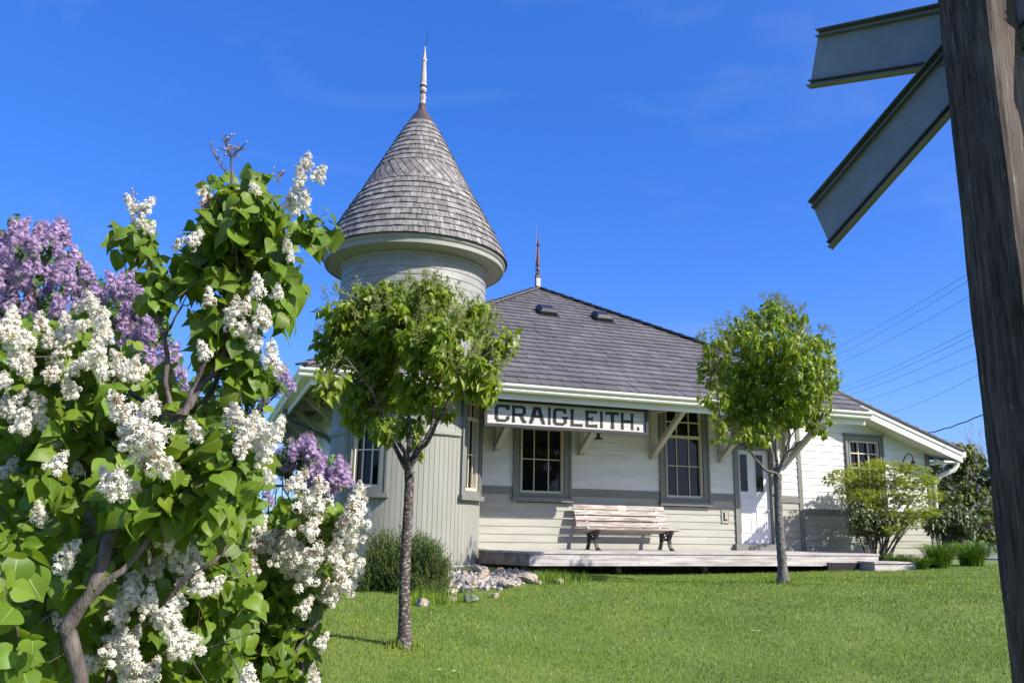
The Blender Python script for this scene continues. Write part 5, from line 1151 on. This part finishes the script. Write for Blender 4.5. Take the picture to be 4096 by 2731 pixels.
lilac('purple_lilac', 'purple lilac in full bloom standing behind the white lilac at the left edge', gp(120, 1500, 5.4),
      [([(120, 1500, 5.4), (130, 1000, 5.4), (90, 700, 5.4), (60, 540, 5.3)], [.03, .025, .015, .006]), ([(200, 1500, 5.4), (230, 1000, 5.4), (300, 750, 5.4), (315, 650, 5.3)], [.03, .022, .013, .005]), ([(420, 1300, 4.6), (520, 1050, 4.5), (610, 930, 4.45), (655, 870, 4.4)], [.014, .010, .007, .004]), ([(560, 960, 4.5), (600, 930, 4.45), (640, 895, 4.4)], [.006, .005, .003])],
      [(PP, 190, 5.1, 6.3, .062, ()), ([(-40, 740), (100, 740), (300, 800), (410, 850), (430, 1150), (300, 1300), (-40, 1300)], 260, 4.9, 6.2, .07, ()), ([(400, 880), (490, 850), (540, 760), (570, 870), (590, 900), (570, 950), (540, 990), (430, 1000)], 40, 4.3, 4.8, .060, ()), (E_L(628, 885, 14, 16), 5, 4.35, 4.5, .052, ())], pcl, PU, 'leafp', sig=0.22,
      twigset=[(PP, 40, 5.3, 6.0, .2, ())])
P3 = [(628, 1045), (655, 1020), (700, 1008), (725, 1018), (760, 1045), (802, 1080), (792, 1112), (745, 1120), (700, 1095), (650, 1085)]
lilac('purple_lilac', 'small purple lilac between the white lilac and the left turret window', gp(700, 1420, 6.6),
      [([(690, 1450, 6.6), (690, 1200, 6.6), (690, 1100, 6.6), (705, 1030, 6.6)], [.014, .011, .008, .004]), ([(690, 1200, 6.6), (650, 1120, 6.6), (645, 1060, 6.6)], [.008, .006, .003]), ([(690, 1190, 6.6), (740, 1120, 6.6), (785, 1085, 6.6)], [.008, .006, .003]), ([(690, 1300, 6.6), (620, 1200, 6.5), (615, 1130, 6.5)], [.008, .006, .003])],
      [(P3, 42, 6.4, 7.1, .06, ()), ([(640, 1180), (760, 1140), (780, 1250), (660, 1300)], 50, 6.4, 7.1, .065, ())], cover(P3, 52, 40, 6.3, 7.0)+dress([(615, 1130, 24), (625, 1150, 22), (712, 1025, 40), (775, 1070, 42), (790, 1095, 38)], 6.4, 0.1), PU, 'leafp', sig=0.2, twigset=[([(610, 1090), (740, 1100), (740, 1200), (610, 1200)], 40, 6.4, 6.9, .3, ())])
TLEAF = [heart(0.25, 0.20, 0.72), heart(0.5, 0.35, 0.70), heart(0.75, 0.45, 0.68), heart(0.1, 0.5, 0.66), heart(0.35, 0.12, 0.78)]
# ------------------------------------------------------------------ the two small trees
def small_tree(base, fork, trunk_r, blobs, dep, seed, label, barkm, nleaf, lsize, spray_n, limbs, top=None):
    """blobs: (u, v, ru, rv) crown lobes on the photograph, each given its own depth"""
    t = thing('small_tree', base, label, 'tree', 'young trees on the lawn'); rg = random.Random(seed)
    nb = NB(); n = 26; pts = []; rad = []
    for i in range(n+1):
        f = i/n; p = base.lerp(fork, f)+Vector((math.sin(f*5+seed)*0.012, math.cos(f*4+seed)*0.012, 0)); pts.append(p)
        r = trunk_r*(1.0-0.22*f)*(1+0.65*math.exp(-f*18))*(1+rg.uniform(-0.05, 0.05))
        if f > 0.93: r *= 1.12
        rad.append(r)
    pts[0] = pts[0]-Vector((0, 0, 0.1)); nb.tube(pts, rad, 16, 0)
    for f_ in (0.55, 0.78, 0.97):
        p = base.lerp(fork, f_); a = rg.uniform(0, 6.28); d = Vector((math.cos(a), math.sin(a)*0.6-0.4, 0.25)).normalized(); nb.tube([p, p+d*(trunk_r*1.05), p+d*(trunk_r*1.35)], [trunk_r*0.42, trunk_r*0.36, trunk_r*0.15], 8, 0)
    nb.build('trunk', [barkm], t, True)
    br = NB(); lf = NB(); centres = []
    for (u, v, ru, rv) in blobs:
        d = base.y+rg.uniform(-dep, dep)*(0.55 if ru > 70 else 1.0); c = at(u, v, d); k = d/1872; centres.append((c, ru*k, rv*k))
    limb_pts = []
    for L_ in limbs:                                    # explicit limbs (u, v, depth offset)
        P = [fork]+[at(u, v, base.y+o) for u, v, o in L_]; R0 = trunk_r*(0.48 if trunk_r < 0.06 else 0.33)
        Q = [P[0]]
        for i in range(len(P)-1):
            for k in range(1, 4): Q.append(P[i].lerp(P[i+1], k/3)+Vector((rg.gauss(0, .01), rg.gauss(0, .01), rg.gauss(0, .01))))
        br.tube(Q, [R0*(1-0.8*i/(len(Q)-1)) for i in range(len(Q))], 8, 0); limb_pts += Q[3:]
    for c, a, b in centres:
        near = min(limb_pts, key=lambda q: (q-c).length); m = near.lerp(c, 0.5)+Vector((rg.gauss(0, .05), rg.gauss(0, .05), rg.gauss(0.04, .03)))
        br.tube([near, m, c], [trunk_r*0.2, trunk_r*0.15, trunk_r*0.08], 6, 0)
        for k in range(7):
            d = Vector((rg.gauss(0, 1), rg.gauss(0, 1), rg.gauss(0.4, 0.8))).normalized(); e = c+Vector((d.x*a, d.y*a, d.z*b))*0.85
            br.tube([m.lerp(c, rg.random()), c.lerp(e, 0.5)+Vector((0, 0, 0.02)), e], [trunk_r*0.09, trunk_r*0.06, trunk_r*0.03], 4, 0)
    br.build('branches', [barkm], t, True)
    vol = np.array([a*a*b for _, a, b in centres]); idx = nr.choice(len(centres), nleaf, p=vol/vol.sum())
    C = np.array([tuple(centres[i][0]) for i in idx]); A = np.array([(centres[i][1], centres[i][1]*0.95, centres[i][2]) for i in idx])
    D = unit(nr.normal(size=(nleaf, 3))); rr = nr.random(nleaf)**0.40
    P = C+D*A*(rr*1.02)[:, None]; ax = unit(D*0.9+np.array([0, 0, 0.45])+nr.normal(0, 0.35, (nleaf, 3)))
    shoots(lf, P-ax*0.08, ax, np.full(nleaf, 0.13), 6, lsize, TLEAF, droop=0.8, face=0.5, up=0.40)
    twigs(lf, P-ax*0.16, ax, 0.22, 0.003, 1)
    lf.build('crown', ['tleaf', 'bark'], t)
    # pale green bud sprays on the outside
    sp = NB(); q = 0; cz = sum(c.z for c, _, _ in centres)/len(centres)
    while q < spray_n:
        c, a, b = rg.choice(centres); d = Vector((rg.gauss(0, 1), rg.gauss(0, 1), rg.gauss(0.9, 0.7))).normalized(); p = c+Vector((d.x*a, d.y*a, d.z*b))*rg.uniform(0.92, 1.05)
        if top and p.z < cz-0.1 and rg.random() < 0.75: continue
        q += 1; axs = (d*0.35+Vector((0, 0, 1))+Vector((rg.gauss(0, .2), rg.gauss(0, .2), 0))).normalized(); L_ = rg.uniform(0.10, 0.19)
        m = 16; tt = nr.random(m)*0.85; side = unit(nr.normal(size=(m, 3))*0.75+np.array(axs)*0.7); B = np.array(p)+np.array(axs)*(tt*L_)[:, None]; ln = L_*(0.5-0.35*tt)
        twigs(sp, np.array([p]), np.array([axs]), L_, 0.0022, 0); twigs(sp, B, side, ln, 0.0022, 0)
        E = np.repeat(B, 3, 0)+np.repeat(side*ln[:, None], 3, 0)*np.tile([0.5, 0.75, 1.0], m)[:, None]; s2 = unit(np.repeat(side, 3, 0)+nr.normal(0, 0.6, (m*3, 3)))
        twigs(sp, E, s2, 0.018, 0.0035, 0)
    sp.build('bud_sprays', ['bud'], t)['kind'] = 'stuff'
    return t
lb = gp(930, 1480, 7.2); lf_ = at(937, 1082, 7.2)
LBL = [(800, 725, 70, 45), (885, 690, 75, 40), (990, 690, 65, 40), (1075, 735, 65, 45), (1140, 790, 48, 42), (775, 795, 55, 50), (870, 790, 95, 70), (1000, 790, 95, 70), (1085, 865, 65, 55), (758, 875, 42, 38), (865, 895, 85, 55), (975, 895, 75, 50), (835, 955, 55, 40), (895, 985, 45, 28), (1115, 855, 38, 42), (1000, 680, 28, 26), (930, 740, 80, 50), (1120, 900, 28, 28), (935, 985, 45, 26), (958, 1030, 20, 26), (1010, 950, 36, 24)]
LLM = [[(925, 1035, -0.1), (895, 985, -0.2), (850, 900, -0.3), (790, 820, -0.3)], [(905, 1030, 0.1), (880, 960, 0.2), (820, 880, 0.3), (770, 860, 0.4)], [(940, 1000, 0), (938, 900, 0.05), (930, 780, 0.1), (900, 700, 0.1)], [(962, 1020, 0.1), (970, 930, 0.2), (975, 860, 0.3), (1000, 740, 0.3)],
       [(965, 1035, -0.1), (1000, 975, -0.2), (1030, 920, -0.25), (1080, 850, -0.3), (1130, 800, -0.3)], [(990, 985, 0.0), (1000, 900, 0.0), (1050, 790, 0.1)]]
small_tree(lb, lf_, 0.051, LBL, 0.75, 3, 'young tree with speckled brown trunk standing in front of the turret', 'tbark', 940, .092, 170, LLM, True)
rb = gp(1797, 1337, 12.0); rf_ = at(1786, 1088, 12.0)
RBL = [(1765, 730, 55, 38), (1820, 745, 45, 36), (1700, 770, 55, 40), (1870, 800, 50, 45), (1640, 800, 38, 34), (1770, 800, 90, 60), (1650, 860, 45, 48), (1720, 870, 80, 60), (1840, 870, 80, 60), (1895, 870, 36, 46), (1690, 945, 60, 46), (1780, 940, 80, 50), (1860, 945, 50, 42), (1665, 1000, 30, 26), (1740, 1000, 50, 26), (1880, 975, 30, 28), (1640, 925, 30, 40), (1790, 712, 26, 22)]
RLM = [[(1755, 1075, -0.1), (1725, 1040, -0.2), (1690, 1005, -0.3), (1655, 960, -0.3)], [(1782, 1040, 0), (1780, 960, 0), (1775, 850, 0), (1770, 750, 0)], [(1808, 1050, 0.1), (1816, 1000, 0.1), (1850, 960, 0.2), (1885, 900, 0.2)], [(1812, 1035, -0.1), (1845, 1010, -0.2), (1880, 985, -0.25), (1900, 930, -0.3)], [(1815, 1000, 0.2), (1800, 920, 0.3), (1830, 820, 0.3)], [(1770, 1030, 0.2), (1730, 960, 0.3), (1700, 860, 0.3)]]
small_tree(rb, rf_, 0.068, RBL, 0.9, 8, 'young tree with smooth grey trunk standing in front of the door', 'tbark2', 1000, .098, 190, RLM, True)

# ------------------------------------------------------------------ junipers
def juniper(base, lobes, n, label):
    """lobes: (centre, rx, rz)"""
    t = thing('juniper_shrub', base, label, 'shrub', 'junipers at the turret foot'); nb = NB()
    for c, rx, rz in lobes: nb.tube([base+Vector((0, 0, -0.05)), base.lerp(c, 0.6), c+Vector((0, 0, rz*0.5))], [.03, .02, .008], 6, 0)
    nb.build('stems', ['junwood'], t, True); nb = NB()
    w = np.array([r*r*z for _, r, z in lobes]); idx = nr.choice(len(lobes), n, p=w/w.sum()); C = np.array([tuple(lobes[i][0]) for i in idx]); A = np.array([(lobes[i][1], lobes[i][1]*0.8, lobes[i][2]) for i in idx])
    D = unit(nr.normal(size=(n, 3))); P = C+D*A*(nr.random(n)**0.3)[:, None]; ax = unit(D*np.array([0.55, 0.55, 0.2])+np.array([0, 0, 0.8])+nr.normal(0, 0.22, (n, 3)))
    L_ = 0.11+0.06*nr.random(n); k = 11
    tv = []; tf = []
    for j in range(k):                                   # a feathery spray
        y = j/k; a = j*2.4; r = 0.17*(1-0.55*y); b = len(tv); d = (math.cos(a)*r, y+0.22, math.sin(a)*r); s = (math.sin(a)*0.035, 0, -math.cos(a)*0.035)
        tv += [(s[0], y, s[2]), (-s[0], y, -s[2]), d]; tf.append((b, b+1, b+2))
    nb.frames(P, ax, nr.normal(size=(n, 3)), L_, np.array(tv), [np.array(tf)], 0)
    nb.build('foliage', ['juniper'], t); return t
def lobe(u, v, ru, rv, y): return (at(u, v, y), ru*y/1872, rv*y/1872)
juniper(gp(900, 1385, 11.2), [lobe(880, 1300, 38, 62, 11.2), lobe(868, 1240, 10, 28, 11.2), lobe(905, 1320, 40, 60, 11.0), lobe(850, 1340, 34, 45, 11.0), lobe(915, 1265, 18, 30, 11.4), lobe(820, 1370, 24, 24, 10.9), lobe(850, 1268, 7, 34, 11.1), lobe(925, 1240, 8, 26, 11.3), lobe(893, 1240, 7, 22, 11.0)], 2300, 'upright dark green juniper behind the trunk of the left tree')
juniper(gp(975, 1380, 11.0), [lobe(960, 1300, 40, 52, 11.0), lobe(985, 1310, 36, 50, 10.9), lobe(1000, 1330, 26, 40, 10.9), lobe(965, 1262, 20, 22, 11.1), lobe(985, 1370, 38, 26, 10.7), lobe(945, 1350, 34, 34, 10.8), lobe(1030, 1345, 14, 24, 10.8), lobe(952, 1258, 8, 22, 11.0), lobe(1000, 1280, 9, 26, 10.8), lobe(1025, 1310, 9, 22, 10.8)], 2100, 'rounded juniper right of the left tree trunk beside the stones')
# ------------------------------------------------------------------ shrubs at the wing
def stems(nb, base, tops, r0, rg, mat=0):
    for p in tops:
        m = base.lerp(p, 0.5)+Vector((rg.gauss(0, .06), rg.gauss(0, .06), 0.08)); b = base+Vector((rg.gauss(0, .06), rg.gauss(0, .06), -0.05)); nb.tube([b, b.lerp(m, 0.5), m, m.lerp(p, 0.5), p], [r0, r0*0.8, r0*0.55, r0*0.4, r0*0.2], 5, mat)
rg = random.Random(31)
MY = 18.0
mbz = gp(2012, 1262, MY); mt = thing('maple_shrub', mbz, 'spreading yellow green maple shrub in front of the wing window', 'shrub')
ML = [(1935, 1090, 34, 16), (1905, 1100, 16, 16), (1990, 1075, 50, 18), (2050, 1072, 50, 18), (2100, 1080, 42, 16), (1975, 1105, 60, 20), (2040, 1108, 70, 22), (2105, 1110, 50, 20), (2135, 1100, 24, 14), (1970, 1140, 46, 22), (2030, 1145, 70, 24), (2100, 1145, 60, 20), (2150, 1135, 22, 16), (2120, 1175, 48, 16), (2060, 1180, 60, 20), (1995, 1175, 40, 20), (2085, 1200, 46, 14), (1955, 1120, 40, 18), (2010, 1062, 20, 10), (1990, 1205, 34, 16), (2040, 1215, 40, 16)]
nb = NB(); tops = [at(u, v, MY+rg.uniform(-.5, .5)) for u, v, a, b in ML]; stems(nb, mbz, tops, .022, rg); nb.build('stems', ['bark'], mt, True)
def cloud(lobes, y, n, dy, jit=0.35):
    w = np.array([a*b for _, _, a, b in lobes], float); idx = nr.choice(len(lobes), n, p=w/w.sum()); P = []
    for i in idx:
        u, v, a, b = lobes[i]; d = unit(nr.normal(size=3))*nr.random()**jit; yy = y+((i*7919) % 13/12-0.5)*dy+d[1]*0.25*dy; P.append(tuple(at(u+a*d[0], v+b*d[2], yy)))
    return np.array(P)
nb = NB(); P = cloud(ML, MY, 7000, 1.2); n = len(P)
T = unit(nr.normal(size=(n, 3))*np.array([1, 1, 0.35])+np.array([0.1, -0.3, -0.35])); N = unit(np.array([0, 0, 0.9])+SUNN*0.3+nr.normal(0, 0.38, (n, 3)))
nb.frames(P, T, N, 0.068*(1+nr.normal(0, 0.2, n)), PALM[0], PALM[1], 0); nb.build('crown', ['maple'], mt)
def leafy(name, label, base, lobes, y, dy, n, size, mats, w=0.36, group=None, droop=0.5):
    t = thing(name, base, label, 'shrub', group); nb = NB(); stems(nb, base, [at(u, v, y+rg.uniform(-dy, dy)*0.4) for u, v, a, b in lobes]*2, .012, rg); nb.build('stems', ['bark'], t, True)
    nb = NB(); P = cloud(lobes, y, n, dy); ax = unit(P-np.array(base)+np.array([0, 0, 0.2])+nr.normal(0, 0.25, (n, 3)))
    shoots(nb, P, ax, np.full(n, size*0.9), 6, size, [narrow(0.25, w), narrow(0.5, w), narrow(0.1, w)], droop=droop, face=0.4, up=0.5); nb.build('foliage', [mats], t); return t
leafy('low_shrub', 'low dark shrub with pointed leaves under the maple beside the deck end', gp(2005, 1272, 17.5), [(1985, 1195, 34, 26), (2025, 1200, 30, 26), (2000, 1225, 40, 24), (1975, 1170, 18, 18)], 17.6, 0.6, 420, .09, 'dleaf')
leafy('low_shrub', 'dark glossy peony shrub at the right corner of the wing', gp(2175, 1258, 18.6), [(2150, 1195, 34, 24), (2190, 1185, 40, 24), (2215, 1200, 32, 26), (2170, 1215, 46, 26), (2205, 1225, 36, 22)], 18.8, 0.9, 620, .11, 'dleaf', w=0.3, droop=0.7)
# day lily clumps
def clump(u, v, y, w, h, n, label):
    base = gp(u, v, y); t = thing('daylily_clump', base, label, 'plant', 'grassy clumps by the step'); nb = NB()
    a = nr.random(n)*6.283; r0 = w*0.28*np.sqrt(nr.random(n)); B = np.array(base)+np.stack([np.cos(a)*r0, np.sin(a)*r0, np.zeros(n)], 1)
    out = unit(np.stack([np.cos(a), np.sin(a), np.zeros(n)], 1)+nr.normal(0, 0.35, (n, 3))*np.array([1, 1, 0])); L_ = h*(0.55+0.75*nr.random(n)); sp_ = (0.05+0.95*nr.random(n))*w*0.95*(0.6+0.5*L_/h); S = 5; vs = []; side = np.cross(out, [0, 0, 1.0])
    for k in range(S+1):
        t_ = k/S; c = B+out*(sp_*t_**1.6)[:, None]+np.array([0, 0, 1.0])*(L_*(t_*1.45-0.85*t_**2.2))[:, None]; wd = 0.011*(1-t_**2)+0.0006; vs.append(c-side*wd); vs.append(c+side*wd)
    V = np.stack(vs, 1); f = np.array([(2*k, 2*k+1, 2*k+3, 2*k+2) for k in range(S)]); nb.add(V.reshape(-1, 3), [(f[None]+(np.arange(n)*2*(S+1))[:, None, None]).reshape(-1, 4)])
    nb.build('foliage', ['clump'], t)
for q in ((2066, 1286, 17.5, .62, .34, 300, 'leftmost grassy clump just behind the low step'), (2116, 1294, 17.0, .5, .30, 240, 'small grassy clump at the right tip of the low step'), (2158, 1292, 17.4, .72, .60, 420, 'tall grassy clump in the middle under the peony shrub'), (2232, 1288, 18.2, .80, .62, 460, 'wide grassy clump farthest right near the drive')): clump(*q)
# ------------------------------------------------------------------ far trees on the right
def far_tree(name, label, u, v, y, lobes, n, size, mat, trunk=0.1, flowers=None, tm='bark', cat='tree', group='trees and shrubs beyond the wing'):
    base = gp(u, v, y); t = thing(name, base, label, cat, group); nb = NB(); tops = [at(a, b, y+rg.uniform(-.8, .8)) for a, b, c, d in lobes]; top = max(tops, key=lambda q: q.z)
    if trunk: nb.tube([base-Vector((0, 0, 0.2)), base.lerp(top, 0.4), base.lerp(top, 0.95)], [trunk, trunk*0.7, trunk*0.15], 7, 0)
    for p in tops: nb.tube([base.lerp(top, 0.25), base.lerp(p, 0.6), p], [max(trunk, 0.03)*0.4, max(trunk, .03)*0.3, 0.01], 4, 0)
    nb.build('trunk', [tm], t, True); nb = NB(); P = cloud(lobes, y, n, 2.2, 0.5); N = unit(SUNN*0.5+np.array([0, -.3, .5])+nr.normal(0, .55, (n, 3))); T = unit(nr.normal(size=(n, 3))+np.array([0, 0, -.3]))
    nb.frames(P, T, N, size*(0.7+0.6*nr.random(n)), HEARTS[1][0], HEARTS[1][1], 0); nb.build('crown', [mat], t)
    if flowers:
        for (a, b, px) in flowers: put_cluster(t, rnd.choice(PU), at(a, b, y-0.9+rnd.uniform(-.2, .2)), px*y/1872*1.4, (rnd.gauss(0, .25), rnd.gauss(-.1, .25), 1))
    return t
far_tree('leafy_tree', 'tall olive green tree beyond the right eave of the wing', 2210, 1250, 38, [(2205, 1050, 34, 28), (2190, 1035, 12, 22), (2225, 1045, 22, 24), (2215, 1090, 48, 36), (2180, 1105, 34, 34), (2240, 1100, 30, 40), (2250, 1060, 14, 20), (2205, 1025, 6, 10), (2225, 1140, 50, 30)], 5200, .17, 'fleaf', .16)
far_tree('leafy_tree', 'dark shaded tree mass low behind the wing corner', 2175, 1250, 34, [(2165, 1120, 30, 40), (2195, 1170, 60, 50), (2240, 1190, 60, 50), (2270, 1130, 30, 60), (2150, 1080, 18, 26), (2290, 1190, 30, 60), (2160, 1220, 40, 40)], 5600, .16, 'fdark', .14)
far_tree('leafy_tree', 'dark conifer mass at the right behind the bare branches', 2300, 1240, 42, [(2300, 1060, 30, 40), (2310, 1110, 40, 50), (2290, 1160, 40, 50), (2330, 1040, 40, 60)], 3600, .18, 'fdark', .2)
def scat(poly, n, px): return [(u, v, px*rnd.uniform(.7, 1.2)) for u, v in inpoly(poly, n)]
far_tree('purple_lilac', 'far purple lilac half hidden behind the peony shrub right of the wing', 2200, 1260, 27, [(2190, 1150, 34, 22), (2220, 1130, 40, 26), (2250, 1145, 30, 30), (2215, 1180, 50, 30)], 2000, .10, 'fleaf', .05, scat([(2160, 1130), (2230, 1105), (2280, 1120), (2270, 1150), (2200, 1165), (2160, 1170)], 34, 6), cat='lilac')
far_tree('purple_lilac', 'far pale purple lilac next to the no parking sign', 2265, 1265, 26, [(2260, 1180, 36, 26), (2285, 1170, 26, 30), (2250, 1215, 36, 34), (2285, 1220, 24, 34)], 1800, .10, 'fleaf', .05, scat([(2225, 1165), (2270, 1145), (2296, 1160), (2296, 1190), (2240, 1195)], 44, 7)+scat([(2230, 1195), (2290, 1190), (2280, 1230)], 10, 6), cat='lilac')
nb = NB(); b0 = gp(2290, 1240, 36); bt = thing('bare_tree', b0, 'leafless branching tree against the sky left of the post', 'tree', 'trees and shrubs beyond the wing')
def grow(p, d, L_, r, lev):
    q = p+d*L_; nb.tube([p, p.lerp(q, 0.5)+Vector((rg.gauss(0, .03), rg.gauss(0, .03), 0))*L_, q], [r, r*0.8, r*0.6], 4, 0)
    if lev == 0: return
    for k in range(3 if lev > 1 else 4):
        e = (d+Vector((rg.gauss(-.1, .42), rg.gauss(0, .42), rg.gauss(0.1, .25)))).normalized(); grow(p.lerp(q, rg.uniform(.45, 1)), e, L_*rg.uniform(.6, .8), r*0.55, lev-1)
grow(b0-Vector((0, 0, 0.2)), Vector((-0.12, 0, 1)).normalized(), 2.6, .07, 5); nb.build('branches', ['twigbark'], bt, True)
# distant wood behind the viewer, seen only in the window glass
nb = NB(); n = 5200; a = np.radians(-180+110*(nr.random(n)-0.5)); rr = 52+8*nr.random(n); hh = 9+3.5*np.sin(a*23)+2*np.sin(a*61+1); P = np.stack([np.sin(a)*rr, np.cos(a)*rr, hh*nr.random(n)**0.8], 1)
nb.frames(P, nr.normal(size=(n, 3)), nr.normal(size=(n, 3)), 1.1+0.6*nr.random(n), HEARTS[0][0], HEARTS[0][1]); tag(nb.build('distant_wood', ['fdark']), kind='stuff')
_pile = np.array([tuple(hit(u, v))[:2] for u, v in ((1022, 1303), (1010, 1340), (1045, 1368), (1085, 1372), (1130, 1358), (1180, 1352), (1235, 1340), (1232, 1326), (1160, 1312), (1090, 1304))])
def pile(x, y):
    c = np.zeros(len(x), bool); j = len(_pile)-1
    for i in range(len(_pile)):
        xi, yi = _pile[i]; xj, yj = _pile[j]; c ^= ((yi > y) != (yj > y)) & (x < (xj-xi)*(y-yi)/(yj-yi+1e-12)+xi); j = i
    return c
# ------------------------------------------------------------------ lawn blades
def lawn(n, seed, rmin, rmax, hmin, hmax, wid, mats, name, lean=0.5):
    g = np.random.default_rng(seed); d = rmin*(rmax/rmin)**g.random(n); a = np.radians(-34+78*g.random(n)); x = np.sin(a)*d; y = np.cos(a)*d
    q = np.stack([x, y], 1); W2 = np.array([WD.x, WD.y]); O2 = np.array([OD.x, OD.y]); s = q @ W2; o = q @ O2+DW
    keep = ~((o < 1.45) & (s > 2.4) & (s < 16.4)) & ~((o < 1.78) & (s > 4.6) & (s < 13.0)) & ~((np.hypot(s-TS, o) < TR+0.05)) & ~((s > 12.4) & (s < 13.6) & (o < 2.2) & (o > 1)) & ~((y > 23) & (x > 11.5)) & ~pile(x, y)
    x, y, d = x[keep], y[keep], d[keep]; n = len(x); z = gz_np(x, y)-0.004
    pa = np.sin(x*2.1+1.3*np.sin(y*1.7))*np.cos(y*2.6+0.8*np.sin(x*2.9)); h = (hmin+(hmax-hmin)*g.random(n)**1.5)*(1+0.12*pa); w = wid*(0.7+0.6*g.random(n))*np.clip(d/7.5, 0.85, 1.8)
    az = g.random(n)*6.283; ln = lean*h*(0.3+g.random(n)); dx, dy = np.cos(az)*ln, np.sin(az)*ln; f = g.random(n)*6.283; sx, sy = np.cos(f)*w/2, np.sin(f)*w/2
    V = np.stack([np.stack([x-sx, y-sy, z], 1), np.stack([x+sx, y+sy, z], 1), np.stack([x+sx*0.7+dx*0.4, y+sy*0.7+dy*0.4, z+h*0.6], 1), np.stack([x-sx*0.7+dx*0.4, y-sy*0.7+dy*0.4, z+h*0.6], 1), np.stack([x+dx, y+dy, z+h], 1)], 1)
    b = (np.arange(n)*5)[:, None]; nb = NB(); nb.add(V.reshape(-1, 3), [b+np.array([0, 1, 2, 3]), b+np.array([3, 2, 4])]); o = nb.build(name, mats); tag(o, kind='stuff'); return o
lawn(500000, 5, 4.3, 22.0, .014, .036, .0046, ['grass'], 'grass')
lawn(19000, 6, 4.3, 19.0, .015, .045, .0046, ['straw'], 'grass', 0.9)
# longer tufts along the deck, the stones and the trunks
g = np.random.default_rng(9); pts = []
for s in np.arange(4.7, 13.2, 0.05):
    for k in range(2): p = H(s+g.normal(0, .04), 1.72+abs(g.normal(0, .22)), 0); pts.append((p.x, p.y, 0.45))
for (u, v, y) in ((1262, 1336, 12.4), (985, 1402, 9.9), (1285, 1326, 13.2)):
    p = gp(u, v, y)
    for k in range(150): pts.append((p.x+g.normal(0, .22), p.y+g.normal(0, .2), 1.5))
for b in (lb, rb):
    for k in range(60): a = g.random()*6.28; r = .06+abs(g.normal(0, .05)); pts.append((b.x+math.cos(a)*r, b.y+math.sin(a)*r, 0.65))
Q = np.array(pts); n = len(Q)*3; idx = np.repeat(np.arange(len(Q)), 3); x = Q[idx, 0]+g.normal(0, .03, n); y = Q[idx, 1]+g.normal(0, .03, n); z = gz_np(x, y); h = Q[idx, 2]*(.05+.07*g.random(n)); az = g.random(n)*6.28; l = h*.5*g.random(n); f = g.random(n)*6.28; w = .0045
V = np.stack([np.stack([x-np.cos(f)*w, y-np.sin(f)*w, z], 1), np.stack([x+np.cos(f)*w, y+np.sin(f)*w, z], 1), np.stack([x+np.cos(f)*w*.7+np.cos(az)*l*.4, y+np.sin(f)*w*.7+np.sin(az)*l*.4, z+h*.6], 1), np.stack([x-np.cos(f)*w*.7+np.cos(az)*l*.4, y-np.sin(f)*w*.7+np.sin(az)*l*.4, z+h*.6], 1), np.stack([x+np.cos(az)*l, y+np.sin(az)*l, z+h], 1)], 1)
b = (np.arange(n)*5)[:, None]; nb = NB(); nb.add(V.reshape(-1, 3), [b+np.array([0, 1, 2, 3]), b+np.array([3, 2, 4])]); tag(nb.build('grass', ['grass']), kind='stuff')
# a few daisies
for (u, v, lb_) in ((1733, 1462, 'white daisy in the lawn right of centre, left of a pair'), (1744, 1462, 'white daisy in the lawn right of centre, right of a pair'), (1008, 1558, 'white daisy near the bottom edge of the lawn, left of a pair'), (1042, 1560, 'white daisy near the bottom edge of the lawn, right of a pair')):
    p = hit(u, v); mb = MB(); mb.use('petal')
    for k in range(10):
        a = k*0.628; c, s = math.cos(a), math.sin(a); e = Vector((c, s, 0.15)); q = Vector((-s, c, 0)); t = p+Vector((0, 0, 0.055)); mb.face(t+e*.004-q*.002, t+e*.016-q*.004, t+e*.018+q*.004, t+e*.004+q*.002)
    mb.use('yellow'); mb.lathe(p+Vector((0, 0, 0.055)), [(.006, 0), (.004, .004), (0, .005)], 8); mb.use('clump'); mb.tube([p, p+Vector((0, 0, .055))], .0012, 4)
    tag(mb.build('daisy'), lb_, 'flower', 'daisies in the lawn')
bpy.context.view_layer.update()
